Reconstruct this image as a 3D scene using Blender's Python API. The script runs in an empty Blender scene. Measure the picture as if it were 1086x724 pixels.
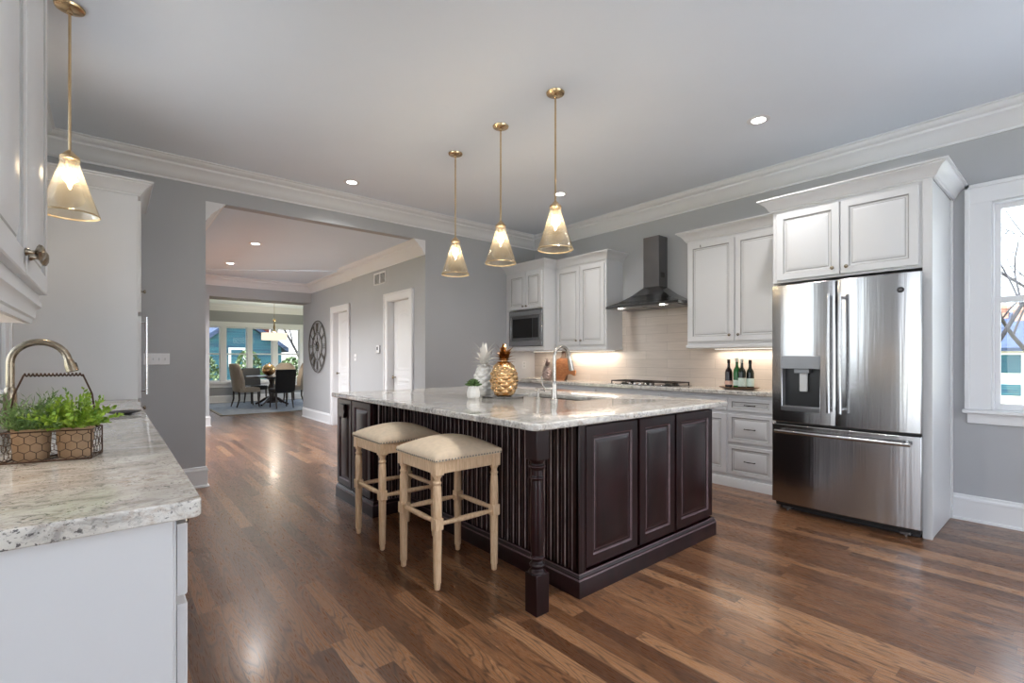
import bpy, bmesh, math, random
from mathutils import Vector, Matrix
random.seed(7)
PI = math.pi
C = bpy.context.scene.collection
SC = bpy.context.scene

# ------------------------------------------------------------------ camera
cam_d = bpy.data.cameras.new('camera'); cam = bpy.data.objects.new('camera', cam_d); C.objects.link(cam)
YAW = math.atan(426/508.5)
cam.location = (0, 0, 1.27); cam.rotation_euler = (PI/2, 0, -YAW)
cam_d.sensor_width = 36; cam_d.lens = 508.5*36/1086; cam_d.shift_y = 18/1086
cam_d.clip_start = .05; cam_d.clip_end = 300
SC.camera = cam
# ------------------------------------------------------------------ world, exposure
w = bpy.data.worlds.new('sky'); SC.world = w; w.use_nodes = True
nt = w.node_tree; nt.nodes.clear()
wo = nt.nodes.new('ShaderNodeOutputWorld'); bg = nt.nodes.new('ShaderNodeBackground')
tc = nt.nodes.new('ShaderNodeTexCoord'); sx = nt.nodes.new('ShaderNodeSeparateXYZ'); cr = nt.nodes.new('ShaderNodeValToRGB')
nt.links.new(tc.outputs['Generated'], sx.inputs[0]); nt.links.new(sx.outputs['Z'], cr.inputs[0])
cr.color_ramp.elements[0].position = .0; cr.color_ramp.elements[0].color = (.90, .93, .96, 1)
cr.color_ramp.elements[1].position = .6; cr.color_ramp.elements[1].color = (.70, .82, .97, 1)
nt.links.new(cr.outputs[0], bg.inputs[0]); nt.links.new(bg.outputs[0], wo.inputs[0])
bg.inputs[1].default_value = 5.6
SKY = bg
sd = bpy.data.lights.new('sun', 'SUN'); sd.energy = 23; sd.angle = .01; sd.color = (1, .97, .92)
so = bpy.data.objects.new('sun', sd); C.objects.link(so); so.rotation_euler = Vector((.24, .12, -.96)).to_track_quat('-Z', 'Y').to_euler()
SC.view_settings.view_transform = 'Standard'; SC.view_settings.look = 'None'
SC.view_settings.gamma = 1; SC.view_settings.use_curve_mapping = False
SC.view_settings.exposure = -.42
try:
    SC.cycles.use_denoising = True; SC.cycles.max_bounces = 10; SC.cycles.diffuse_bounces = 6
    SC.cycles.transparent_max_bounces = 12; SC.cycles.sample_clamp_indirect = 6
    SC.cycles.caustics_reflective = False; SC.cycles.caustics_refractive = False
except Exception: pass
CAN_W, PEND_W, UNDER_W, HOOD_W = 14, 12, 6.5, 2.5

# ------------------------------------------------------------------ materials
def newmat(name):
    m = bpy.data.materials.new(name); m.use_nodes = True
    return m, m.node_tree, m.node_tree.nodes['Principled BSDF']
def N(t, typ, **kw):
    n = t.nodes.new(typ)
    for k, v in kw.items():
        if k in n.inputs.keys(): n.inputs[k].default_value = v
        else: setattr(n, k, v)
    return n
def rgb(r, g, b):
    f = lambda c: (c/255/12.92) if c/255 <= .04045 else ((c/255+.055)/1.055)**2.4
    return (f(r), f(g), f(b), 1)
def ramp(t, stops):
    n = t.nodes.new('ShaderNodeValToRGB'); e = n.color_ramp.elements
    while len(e) < len(stops): e.new(.5)
    for k, (p, c) in enumerate(stops): e[k].position = p; e[k].color = c
    return n
def coords(t, scale=(1, 1, 1), rot=(0, 0, 0)):
    tcn = t.nodes.new('ShaderNodeTexCoord'); mp = t.nodes.new('ShaderNodeMapping')
    mp.inputs['Scale'].default_value = scale; mp.inputs['Rotation'].default_value = rot
    t.links.new(tcn.outputs['Object'], mp.inputs[0]); return mp
def plain(name, col, rough=.5, metal=0, var=.06, scale=6, bump=0, coat=0):
    """a colour with a little procedural unevenness"""
    m, t, b = newmat(name)
    mp = coords(t); no = N(t, 'ShaderNodeTexNoise', Scale=scale, Detail=3.0)
    t.links.new(mp.outputs[0], no.inputs['Vector'])
    c0 = tuple(max(0, c*(1-var)) for c in col[:3])+(1,); c1 = tuple(min(1, c*(1+var)) for c in col[:3])+(1,)
    r = ramp(t, [(.3, c0), (.7, c1)]); t.links.new(no.outputs[0], r.inputs[0]); t.links.new(r.outputs[0], b.inputs['Base Color'])
    b.inputs['Roughness'].default_value = rough; b.inputs['Metallic'].default_value = metal
    if coat: b.inputs['Coat Weight'].default_value = coat; b.inputs['Coat Roughness'].default_value = .12
    if bump:
        bp = N(t, 'ShaderNodeBump', Strength=bump, Distance=.002)
        n2 = N(t, 'ShaderNodeTexNoise', Scale=scale*12, Detail=4.0); t.links.new(mp.outputs[0], n2.inputs['Vector'])
        t.links.new(n2.outputs[0], bp.inputs['Height']); t.links.new(bp.outputs[0], b.inputs['Normal'])
    return m
def emit(name, col, s):
    m, t, b = newmat(name); t.nodes.remove(b); e = N(t, 'ShaderNodeEmission', Strength=s); e.inputs[0].default_value = col
    t.links.new(e.outputs[0], t.nodes['Material Output'].inputs[0]); return m
def thin_glass(name, tint, gloss=.12, rough=.03, bump=0, milk=0):
    m, t, b = newmat(name); t.nodes.remove(b)
    tr = t.nodes.new('ShaderNodeBsdfTransparent'); tr.inputs[0].default_value = tint
    gl = N(t, 'ShaderNodeBsdfGlossy', Roughness=rough); gl.inputs[0].default_value = (1, 1, 1, 1)
    lw = N(t, 'ShaderNodeLayerWeight', Blend=.25); mx = t.nodes.new('ShaderNodeMixShader')
    ma = N(t, 'ShaderNodeMath', operation='MULTIPLY_ADD'); ma.inputs[1].default_value = .6; ma.inputs[2].default_value = gloss*.15
    t.links.new(lw.outputs['Fresnel'], ma.inputs[0]); t.links.new(ma.outputs[0], mx.inputs[0])
    if milk:
        tl = t.nodes.new('ShaderNodeBsdfTranslucent'); tl.inputs[0].default_value = (1, .88, .68, 1); m2 = t.nodes.new('ShaderNodeMixShader'); m2.inputs[0].default_value = milk
        t.links.new(tr.outputs[0], m2.inputs[1]); t.links.new(tl.outputs[0], m2.inputs[2]); tr = m2
    t.links.new(tr.outputs[0], mx.inputs[1]); t.links.new(gl.outputs[0], mx.inputs[2])
    if bump:
        no = N(t, 'ShaderNodeTexNoise', Scale=60.0, Detail=2.0); bp = N(t, 'ShaderNodeBump', Strength=bump, Distance=.004)
        mp = coords(t); t.links.new(mp.outputs[0], no.inputs['Vector']); t.links.new(no.outputs[0], bp.inputs['Height'])
        t.links.new(bp.outputs[0], gl.inputs['Normal'])
    t.links.new(mx.outputs[0], t.nodes['Material Output'].inputs[0]); return m
def floor_mat():
    m, t, b = newmat('oak_strip_floor'); L = t.links.new
    tcn = t.nodes.new('ShaderNodeTexCoord'); s = t.nodes.new('ShaderNodeSeparateXYZ'); L(tcn.outputs['Object'], s.inputs[0])
    def M(op, a, bb=None, c=None):
        n = t.nodes.new('ShaderNodeMath'); n.operation = op
        for i, v in enumerate((a, bb, c)):
            if v is None: continue
            if isinstance(v, (int, float)): n.inputs[i].default_value = v
            else: L(v, n.inputs[i])
        return n.outputs[0]
    W = .083; xr = M('DIVIDE', s.outputs['X'], W); row = M('FLOOR', xr); fx = M('FRACT', xr)
    w1 = t.nodes.new('ShaderNodeTexWhiteNoise'); w1.noise_dimensions = '1D'; L(row, w1.inputs['W'])
    yy = M('ADD', M('DIVIDE', s.outputs['Y'], .95), M('MULTIPLY', w1.outputs['Value'], 7.3)); col = M('FLOOR', yy); fy = M('FRACT', yy)
    cb = t.nodes.new('ShaderNodeCombineXYZ'); L(row, cb.inputs[0]); L(col, cb.inputs[1])
    w2 = t.nodes.new('ShaderNodeTexWhiteNoise'); w2.noise_dimensions = '2D'; L(cb.outputs[0], w2.inputs['Vector'])
    base = ramp(t, [(0, rgb(96, 62, 40)), (.25, rgb(116, 78, 51)), (.6, rgb(132, 91, 62)), (.85, rgb(148, 105, 73)), (1, rgb(166, 122, 87))]); L(w2.outputs['Value'], base.inputs[0])
    # cathedral grain
    gv = t.nodes.new('ShaderNodeCombineXYZ')
    L(M('ADD', M('MULTIPLY', s.outputs['X'], 1.0), M('MULTIPLY', w2.outputs['Value'], 13.0)), gv.inputs[0]); L(M('MULTIPLY', s.outputs['Y'], .11), gv.inputs[1]); L(M('MULTIPLY', w2.outputs['Value'], 9.0), gv.inputs[2])
    n1 = N(t, 'ShaderNodeTexNoise', Scale=9.0, Detail=2.0, Roughness=.45); L(gv.outputs[0], n1.inputs['Vector'])
    rings = M('FRACT', M('MULTIPLY', n1.outputs[0], 17.0))
    tri = M('ABSOLUTE', M('SUBTRACT', rings, .5))
    rr = ramp(t, [(0, (1, 1, 1, 1)), (.16, (.25, .25, .25, 1)), (.34, (0, 0, 0, 1))]); L(tri, rr.inputs[0])
    gv2 = t.nodes.new('ShaderNodeCombineXYZ'); L(M('MULTIPLY', s.outputs['X'], 1), gv2.inputs[0]); L(M('MULTIPLY', s.outputs['Y'], .045), gv2.inputs[1]); L(w2.outputs['Value'], gv2.inputs[2])
    n2 = N(t, 'ShaderNodeTexNoise', Scale=330.0, Detail=3.0); L(gv2.outputs[0], n2.inputs['Vector'])
    fr = ramp(t, [(.42, (0, 0, 0, 1)), (.62, (1, 1, 1, 1))]); L(n2.outputs[0], fr.inputs[0])
    g = M('ADD', M('MULTIPLY', rr.outputs[0], .62), M('MULTIPLY', fr.outputs[0], .32))
    mx = t.nodes.new('ShaderNodeMix'); mx.data_type = 'RGBA'; L(g, mx.inputs['Factor']); L(base.outputs[0], mx.inputs['A']); mx.inputs['B'].default_value = rgb(50, 31, 21)
    gap = M('MAXIMUM', M('GREATER_THAN', M('ABSOLUTE', M('SUBTRACT', fx, .5)), .488), M('GREATER_THAN', M('ABSOLUTE', M('SUBTRACT', fy, .5)), .499))
    mx2 = t.nodes.new('ShaderNodeMix'); mx2.data_type = 'RGBA'; L(M('MULTIPLY', gap, .55), mx2.inputs['Factor']); L(mx.outputs['Result'], mx2.inputs['A']); mx2.inputs['B'].default_value = rgb(40, 25, 18)
    L(mx2.outputs['Result'], b.inputs['Base Color'])
    rg = M('MULTIPLY_ADD', g, .10, .27); L(rg, b.inputs['Roughness'])
    b.inputs['Coat Weight'].default_value = .25; b.inputs['Coat Roughness'].default_value = .16
    bp = N(t, 'ShaderNodeBump', Strength=.25, Distance=.0012); L(M('SUBTRACT', 1, M('MAXIMUM', gap, M('MULTIPLY', g, .3))), bp.inputs['Height']); L(bp.outputs[0], b.inputs['Normal'])
    return m
def granite():
    m, t, b = newmat('white_speckled_granite'); L = t.links.new
    mp = coords(t, (1.0, 1.7, 1.5), (0, 0, -.45)); mp2 = coords(t)
    def noise(v, sc, d, r, dist=0):
        n = N(t, 'ShaderNodeTexNoise', Scale=float(sc), Detail=float(d), Roughness=r, Distortion=float(dist)); L(v.outputs[0], n.inputs['Vector']); return n.outputs[0]
    def mix(f, a, bcol):
        x = t.nodes.new('ShaderNodeMix'); x.data_type = 'RGBA'; L(f, x.inputs['Factor']); L(a, x.inputs['A']); x.inputs['B'].default_value = bcol; return x.outputs['Result']
    def band(v, lo, hi, k=1.0):
        r = ramp(t, [(lo, (0, 0, 0, 1)), (hi, (k, k, k, 1))]); L(v, r.inputs[0]); return r.outputs[0]
    def mul(a, c):
        n = N(t, 'ShaderNodeMath', operation='MULTIPLY'); L(a, n.inputs[0]); L(c, n.inputs[1]); return n.outputs[0]
    base = ramp(t, [(.32, rgb(184, 178, 169)), (.5, rgb(210, 206, 199)), (.68, rgb(224, 221, 216))]); L(noise(mp, 5, 5, .6, .4), base.inputs[0])
    c = mix(band(noise(mp, 13, 8, .75, .8), .49, .63, .8), base.outputs[0], rgb(142, 138, 134))
    c = mix(mul(band(noise(mp, 4, 3, .5), .45, .65), band(noise(mp, 30, 5, .7), .50, .62, .6)), c, rgb(168, 146, 126))
    c = mix(mul(band(noise(mp, 9, 4, .6), .42, .58), band(noise(mp2, 95, 3, .65), .56, .62, .9)), c, rgb(72, 68, 68))
    c = mix(band(noise(mp2, 170, 2, .6), .66, .70, .6), c, rgb(96, 92, 92))
    L(c, b.inputs['Base Color']); b.inputs['Roughness'].default_value = .09; b.inputs['Specular IOR Level'].default_value = .6
    return m
def tile():
    m, t, b = newmat('linear_stone_tile'); L = t.links.new
    tcn = t.nodes.new('ShaderNodeTexCoord'); s = t.nodes.new('ShaderNodeSeparateXYZ'); L(tcn.outputs['Object'], s.inputs[0])
    cb = t.nodes.new('ShaderNodeCombineXYZ'); ad = N(t, 'ShaderNodeMath', operation='ADD'); L(s.outputs['X'], ad.inputs[0]); L(s.outputs['Y'], ad.inputs[1]); L(ad.outputs[0], cb.inputs[0]); L(s.outputs['Z'], cb.inputs[1])
    br = N(t, 'ShaderNodeTexBrick', Scale=1.0, **{'Mortar Size': .0016, 'Brick Width': .6, 'Row Height': .105}); L(cb.outputs[0], br.inputs['Vector'])
    br.inputs['Color1'].default_value = rgb(210, 198, 188); br.inputs['Color2'].default_value = rgb(198, 185, 175); br.inputs['Mortar'].default_value = rgb(170, 158, 149); br.inputs['Bias'].default_value = -.1
    mp = t.nodes.new('ShaderNodeMapping'); mp.inputs['Scale'].default_value = (1.2, 14, 1); L(cb.outputs[0], mp.inputs[0])
    no = N(t, 'ShaderNodeTexNoise', Scale=4.0, Detail=4.0); L(mp.outputs[0], no.inputs['Vector'])
    r = ramp(t, [(.3, (.93, .93, .93, 1)), (.7, (1.03, 1.03, 1.03, 1))]); L(no.outputs[0], r.inputs[0])
    mx = t.nodes.new('ShaderNodeMix'); mx.data_type = 'RGBA'; mx.blend_type = 'MULTIPLY'; mx.inputs['Factor'].default_value = 1; L(br.outputs[0], mx.inputs['A']); L(r.outputs[0], mx.inputs['B'])
    L(mx.outputs['Result'], b.inputs['Base Color']); b.inputs['Roughness'].default_value = .25
    return m
def steel(name='brushed_stainless', col=(.43, .43, .44, 1), rough=.19, sc=(1, 5, .15)):
    m, t, b = newmat(name); L = t.links.new
    mp = coords(t, sc); no = N(t, 'ShaderNodeTexNoise', Scale=3.0, Detail=3.0); L(mp.outputs[0], no.inputs['Vector'])
    bp = N(t, 'ShaderNodeBump', Strength=.11, Distance=.02); L(no.outputs[0], bp.inputs['Height'])
    L(bp.outputs[0], b.inputs['Normal'])
    b.inputs['Base Color'].default_value = col; b.inputs['Metallic'].default_value = 1; b.inputs['Roughness'].default_value = rough
    return m
def wood(name, a, bcol, rough=.5, sc=(1, 1, 8), coat=0, s=14):
    m, t, b = newmat(name); L = t.links.new
    mp = coords(t, sc); no = N(t, 'ShaderNodeTexNoise', Scale=float(s), Detail=5.0, Roughness=.6, Distortion=.4); L(mp.outputs[0], no.inputs['Vector'])
    r = ramp(t, [(.32, a), (.68, bcol)]); L(no.outputs[0], r.inputs[0]); L(r.outputs[0], b.inputs['Base Color'])
    b.inputs['Roughness'].default_value = rough
    if coat: b.inputs['Coat Weight'].default_value = coat; b.inputs['Coat Roughness'].default_value = .2
    return m
M_ = dict(
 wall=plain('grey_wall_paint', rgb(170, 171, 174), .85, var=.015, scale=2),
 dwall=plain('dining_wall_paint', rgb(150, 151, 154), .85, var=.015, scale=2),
 ceil=plain('white_ceiling_paint', rgb(226, 232, 240), .9, var=.012, scale=1.5),
 trim=plain('white_trim_paint', rgb(222, 222, 224), .42, var=.01, scale=3),
 cab=plain('white_cabinet_paint', rgb(208, 208, 210), .38, var=.012, scale=3),
 glaze=plain('grey_pencil_glaze', rgb(160, 159, 159), .5, var=.05, scale=20),
 floor=floor_mat(), granite=granite(), tile=tile(), steel=steel(),
 steel_dark=steel('hood_steel', (.22, .22, .225, 1), .2, (1, 2, .2)),
 chrome=plain('polished_steel', (.75, .75, .76, 1), .13, 1, .02),
 nickel=plain('brushed_nickel', (.50, .47, .43, 1), .24, 1, .04, 20),
 bronze=plain('brushed_bronze', (.30, .25, .19, 1), .26, 1, .06, 20),
 brass=plain('antique_brass', (.60, .44, .26, 1), .24, 1, .06, 20),
 black=plain('black_plastic', rgb(22, 22, 24), .35, 0, .1), iron=plain('black_iron', rgb(52, 42, 36), .45, .4, .2, 30),
 dkgrey=plain('charcoal_grey', rgb(58, 58, 61), .4, .3, .05), grey=plain('mid_grey_metal', rgb(120, 120, 122), .3, .8, .05),
 blackglass=plain('black_glass', rgb(14, 14, 16), .06, 0, .1), amber=thin_glass('pale_amber_glass', (.97, .925, .84, 1), .4, .05, .3, .05),
 glass=thin_glass('window_glass', (.97, .99, .99, 1), .05, .01),
 espresso=wood('espresso_stained_cherry', rgb(20, 6, 8), rgb(38, 12, 15), .30, (1.5, 1.5, .35), 0, 9),
 edge_glint=wood('espresso_edge_highlight', rgb(74, 52, 56), rgb(96, 74, 78), .4, (1, 1, 1), .1),  # lighter espresso: highlights on island edges and grooves put into the colour
 oak=wood('bleached_oak', rgb(208, 172, 134), rgb(236, 206, 170), .55, (6, 6, .8), 0, 16),
 linen=plain('beige_linen', rgb(224, 203, 176), .9, 0, .05, 40, .4), stud=plain('pewter_nailheads', (.33, .29, .25, 1), .35, 1, .1),
 gold=plain('polished_gold_glaze', (.66, .43, .22, 1), .2, 1, .18, 30), whitegl=plain('white_ceramic', rgb(236, 233, 228), .25, 0, .02),
 silver=plain('silver_pink_glaze', rgb(176, 160, 158), .28, .6, .2, 40),
 green=wood('succulent_green', rgb(36, 62, 30), rgb(96, 128, 66), .5, (1, 1, 1), 0, 60),
 herb=wood('herb_green', rgb(74, 120, 34), rgb(160, 190, 66), .5, (1, 1, 1), 0, 40), herb2=wood('rosemary_green', rgb(54, 92, 46), rgb(126, 158, 92), .5, (1, 1, 1), 0, 40),
 burlap=plain('burlap_clay', rgb(158, 132, 106), .85, 0, .12, 25, .5), soil=plain('dark_soil', rgb(48, 36, 28), .95, 0, .3, 60),
 wire=plain('rusty_wire', rgb(70, 52, 42), .5, .6, .2, 60), flute=wood('flute_edge_highlight', rgb(118, 100, 100), rgb(162, 146, 144), .4, (1, 1, .5), 0, 20), board=wood('acacia_board', rgb(132, 78, 44), rgb(182, 122, 76), .45, (1, 1, 5), .2, 14),  # flute edge lines: painted highlights, paler than the espresso
 page=plain('printed_page', rgb(226, 220, 210), .7, 0, .12, 60), tray=wood('walnut_tray', rgb(84, 62, 48), rgb(128, 100, 80), .4, (1, 5, 1)),
 gbottle=plain('green_bottle_glass', rgb(20, 92, 34), .06, 0, .15), dbottle=plain('dark_bottle_glass', rgb(14, 30, 20), .05, 0, .1),
 wbottle=plain('wine_bottle_glass', rgb(26, 12, 16), .06, 0, .1), label=plain('pale_blue_paper', rgb(196, 214, 206), .6, 0, .08, 80),
 pink=plain('salmon_paper', rgb(214, 172, 156), .6, 0, .05, 80), foil=plain('white_foil', rgb(214, 216, 205), .4, .2, .05),
 cream=plain('cream_upholstery', rgb(176, 162, 148), .9, 0, .06, 30, .3), navy=plain('black_leather', rgb(22, 22, 28), .45, 0, .1),
 dwood=wood('dark_dining_wood', rgb(34, 24, 22), rgb(58, 42, 36), .3, (1, 1, 1), .3), rug=plain('blue_grey_rug', rgb(138, 144, 156), .95, 0, .2, 9, .4),
 rugedge=plain('beige_rug_binding', rgb(140, 132, 122), .95, 0, .1, 20), can=emit('lamp_lens', (1, .95, .86, 1), 22), bulb=emit('warm_bulb', (1, .74, .42, 1), 60),
 strip=emit('led_strip', (1, .92, .8, 1), 4), shade=emit('lit_silk_shade', (1, .84, .64, 1), 1.7),
 bounce_slab=plain('pale_bounce_slab', rgb(202, 207, 213), .9, 0, .06, 2), grass=plain('winter_lawn', rgb(150, 148, 112), .95, 0, .3, 3), hedge=wood('hedge_leaf', rgb(30, 56, 34), rgb(120, 140, 92), .6, (1, 1, 1), 0, 3),
 bark=wood('tree_bark', rgb(40, 38, 44), rgb(76, 72, 78), .9, (3, 3, 1), 0, 6), teal=wood('blue_teal_siding', rgb(20, 50, 82), rgb(48, 104, 116), .7, (.3, .3, 10), 0, 1.5),
 blue=wood('slate_blue_siding', rgb(44, 74, 122), rgb(64, 104, 152), .7, (.3, .3, 10), 0, 1.5), brick=wood('red_brick', rgb(84, 34, 32), rgb(128, 60, 50), .85, (1, 1, 3), 0, 4),
 roof=wood('dark_slate_roof', rgb(22, 32, 52), rgb(58, 76, 112), .8, (1, 1, 8), 0, 2), hwall=plain('cream_render', rgb(228, 220, 216), .85, 0, .08, 1.5), chim=wood('salmon_brick', rgb(168, 118, 104), rgb(212, 166, 146), .85, (1, 1, 4), 0, 3),
)
M_['espresso'].node_tree.nodes['Principled BSDF'].inputs['Specular IOR Level'].default_value = .38
M_['nichegrey'] = plain('dispenser_grey', rgb(132, 133, 136), .3, .3, .03)
M_['chrome2'] = plain('pale_plastic', rgb(205, 207, 208), .25, 0, .03)

# ------------------------------------------------------------------ mesh helpers
def NB(): return bmesh.new()
def box(bm, x0, x1, y0, y1, z0, z1, mi=0):
    vs = [bm.verts.new(p) for p in ((x0,y0,z0),(x1,y0,z0),(x1,y1,z0),(x0,y1,z0),(x0,y0,z1),(x1,y0,z1),(x1,y1,z1),(x0,y1,z1))]
    for f in ((0,3,2,1),(4,5,6,7),(0,1,5,4),(1,2,6,5),(2,3,7,6),(3,0,4,7)):
        bm.faces.new([vs[i] for i in f]).material_index = mi
    return bm
def lathe(bm, prof, c=(0,0,0), seg=24, axis='Z', mi=0, rfun=None):
    rings = []
    for r, h in prof:
        ring = []
        for k in range(seg):
            a = 2*PI*k/seg; rr = r if rfun is None else rfun(r, h, a)
            p = (rr*math.cos(a), rr*math.sin(a), h)
            if axis == 'X': p = (p[2], p[0], p[1])
            if axis == 'Y': p = (p[0], p[2], p[1])
            ring.append(bm.verts.new((p[0]+c[0], p[1]+c[1], p[2]+c[2])))
        rings.append(ring)
    for a, b in zip(rings, rings[1:]):
        for k in range(seg):
            try: bm.faces.new((a[k], a[(k+1)%seg], b[(k+1)%seg], b[k])).material_index = mi
            except ValueError: pass
    if tuple(prof[0]) == tuple(prof[-1]): return bm
    for ring, rev in ((rings[0], True), (rings[-1], False)):
        try: bm.faces.new(ring[::-1] if rev else ring).material_index = mi
        except ValueError: pass
    return bm
def tube(bm, pts, r, seg=10, mi=0):
    pts = [Vector(p) for p in pts]; n = len(pts)
    rs = r if isinstance(r, (list, tuple)) else [r]*n
    rings = []; up = Vector((0, 0, 1)); prev = None
    for i, p in enumerate(pts):
        t = (pts[min(i+1, n-1)]-pts[max(i-1, 0)]).normalized()
        if prev is None:
            a = t.orthogonal().normalized()
        else:
            a = prev-t*prev.dot(t)
            a = a.normalized() if a.length > 1e-6 else t.orthogonal().normalized()
        prev = a; b = t.cross(a)
        rings.append([bm.verts.new(p+(a*math.cos(2*PI*k/seg)+b*math.sin(2*PI*k/seg))*rs[i]) for k in range(seg)])
    for a, b in zip(rings, rings[1:]):
        for k in range(seg): bm.faces.new((a[k], a[(k+1)%seg], b[(k+1)%seg], b[k])).material_index = mi
    bm.faces.new(rings[0][::-1]).material_index = mi; bm.faces.new(rings[-1]).material_index = mi
    return bm
def prism(bm, poly, to3, d0, d1, mi=0):
    a = [bm.verts.new(to3(u, v, d0)) for u, v in poly]; b = [bm.verts.new(to3(u, v, d1)) for u, v in poly]
    bm.faces.new(a[::-1]).material_index = mi; bm.faces.new(b).material_index = mi
    for k in range(len(a)): bm.faces.new((a[k], a[(k+1)%len(a)], b[(k+1)%len(a)], b[k])).material_index = mi
    return bm
def sweep(bm, path, prof, z=0, mi=0):
    """profile (out, up) swept along an XY path, out to the left of travel, mitred"""
    P = [Vector(p) for p in path]; n = len(P); cols = []
    for i, p in enumerate(P):
        d0 = (P[i]-P[i-1]).normalized() if i > 0 else None; d1 = (P[i+1]-P[i]).normalized() if i < n-1 else None
        if d0 is None: d0 = d1
        if d1 is None: d1 = d0
        n0 = Vector((-d0.y, d0.x)); n1 = Vector((-d1.y, d1.x)); m = (n0+n1).normalized(); k = 1/max(.3, m.dot(n0))
        cols.append([bm.verts.new((p.x+m.x*k*o, p.y+m.y*k*o, z+h)) for o, h in prof])
    for a, b in zip(cols, cols[1:]):
        for k in range(len(prof)):
            k2 = (k+1) % len(prof); bm.faces.new((a[k], b[k], b[k2], a[k2])).material_index = mi
    bm.faces.new(cols[0]).material_index = mi; bm.faces.new(cols[-1][::-1]).material_index = mi
    return bm
def root_of(o):
    while o.parent: o = o.parent
    return o
def obj(name, bm, mats, parent=None, bevel=0, world=True, smooth=35, solid=0, seg=2):
    if parent is not None and world:
        l = root_of(parent).location; bmesh.ops.translate(bm, verts=bm.verts, vec=(-l.x, -l.y, -l.z))
    bmesh.ops.recalc_face_normals(bm, faces=bm.faces)
    me = bpy.data.meshes.new(name); bm.to_mesh(me); bm.free()
    for m in (mats if isinstance(mats, (list, tuple)) else [mats]): me.materials.append(m)
    me.shade_smooth(); me.set_sharp_from_angle(angle=math.radians(smooth))
    o = bpy.data.objects.new(name, me); C.objects.link(o)
    if parent: o.parent = parent
    if solid:
        md = o.modifiers.new('shell', 'SOLIDIFY'); md.thickness = solid; md.offset = 0
    if bevel:
        md = o.modifiers.new('edge', 'BEVEL'); md.width = bevel; md.segments = seg; md.limit_method = 'ANGLE'; md.angle_limit = math.radians(50); md.harden_normals = False
    return o
def thing(name, label, cat, loc=(0,0,0), rotz=0, group=None):
    o = bpy.data.objects.new(name, None); C.objects.link(o); o.empty_display_size = .1
    o.location = loc; o.rotation_euler = (0, 0, rotz); o['label'] = label; o['category'] = cat
    if group: o['group'] = group
    return o
def tag(o, label, cat, group=None):
    o['label'] = label; o['category'] = cat
    if group: o['group'] = group
    return o
def struct(name, bm, m, bevel=0):
    o = obj(name, bm, m, bevel=bevel); o['kind'] = 'structure'; return o
def dup(r, loc, label, rotz=None, group=None):
    c = r.copy(); C.objects.link(c); c.location = loc; c['label'] = label
    if rotz is not None: c.rotation_euler = (0, 0, rotz)
    if group: c['group'] = group
    def kids(a, b):
        for ch in list(a.children):
            d = ch.copy(); C.objects.link(d); d.parent = b; kids(ch, d)
    kids(r, c); return c
def lamp(typ, loc, e, col, parent=None, size=.1, rot=(0,0,0), sizey=None, spot=None):
    d = bpy.data.lights.new('lamp_light', typ); d.energy = e; d.color = col
    if typ == 'AREA':
        d.size = size
        if sizey: d.shape = 'RECTANGLE'; d.size_y = sizey
        else: d.shape = 'DISK'; d.spread = math.radians(130)
    else: d.shadow_soft_size = size
    if spot: d.spot_size = spot; d.spot_blend = .8
    o = bpy.data.objects.new('lamp_light', d); C.objects.link(o); o.location = loc; o.rotation_euler = rot
    if parent: o.parent = parent
    return o

# ------------------------------------------------------------------ room shell
XR, YB, ZC, XL = 5.17, 5.61, 3.17, -.52
HC = 2.835         # hall ceiling and opening top
struct('floor', box(NB(), -3.4, 5.35, -2.8, 16.2, -.1, 0), M_['floor'])
struct('ceiling', box(NB(), -3.4, 5.35, -2.8, 5.75, ZC, ZC+.1), M_['ceil'])
bm = NB(); box(bm, .5, 3.45, YB+.12, 11.1, HC, HC+.1)
M_['hceil'] = plain('bounce_offset_ceiling_paint', rgb(218, 230, 242), .9, var=.01, scale=1.5)  # ceiling colour shifted blue to cancel the pink bounce off the floor
struct('ceiling_hall', bm, M_['hceil'])
bm = NB(); prism(bm, [(.5, 10.4), (2.19, 9.205), (3.10, 8.56), (3.26, 8.45), (3.35, 8.45), (3.35, 11.0), (.5, 11.0)], lambda u, v, d: (u, v, d), HC-.018, HC+.02)
struct('ceiling_hall_drop', bm, M_['hceil'])
struct('ceiling_dining', box(NB(), .2, 6.2, 11.05, 16.2, HC, HC+.1), M_['ceil'])
def wall_x(name, x0, x1, y0, y1, z1, holes, m=M_['wall']):
    """wall along Y with rectangular holes (ya, yb, za, zb)"""
    bm = NB(); y = y0
    for ya, yb, za, zb in sorted(holes):
        if ya > y: box(bm, x0, x1, y, ya, 0, z1)
        if za > 0: box(bm, x0, x1, ya, yb, 0, za)
        box(bm, x0, x1, ya, yb, zb, z1); y = yb
    if y < y1: box(bm, x0, x1, y, y1, 0, z1)
    return struct(name, bm, m)
def wall_y(name, y0, y1, x0, x1, z1, holes, m=M_['wall']):
    bm = NB(); x = x0
    for xa, xb, za, zb in sorted(holes):
        if xa > x: box(bm, x, xa, y0, y1, 0, z1)
        if za > 0: box(bm, xa, xb, y0, y1, 0, za)
        box(bm, xa, xb, y0, y1, zb, z1); x = xb
    if x < x1: box(bm, x, x1, y0, y1, 0, z1)
    return struct(name, bm, m)
wall_x('wall_right', XR, XR+.16, -2.8, YB+.12, ZC, [(-2.4, -1.2, .3, 2.47), (-.62, .455, .86, 2.47)])  # first hole is an unseen opening added for daylight
wall_y('wall_back', YB, YB+.12, -.68, XR+.16, ZC, [(.726, 3.2, 0, HC)])
wall_x('wall_left', XL-.16, XL, 1.25, YB, ZC, [(2.4, 4.3, 1.08, 2.9)])
wall_y('wall_left_return', 1.25, 1.37, -3.4, XL-.16, ZC, [])
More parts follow.
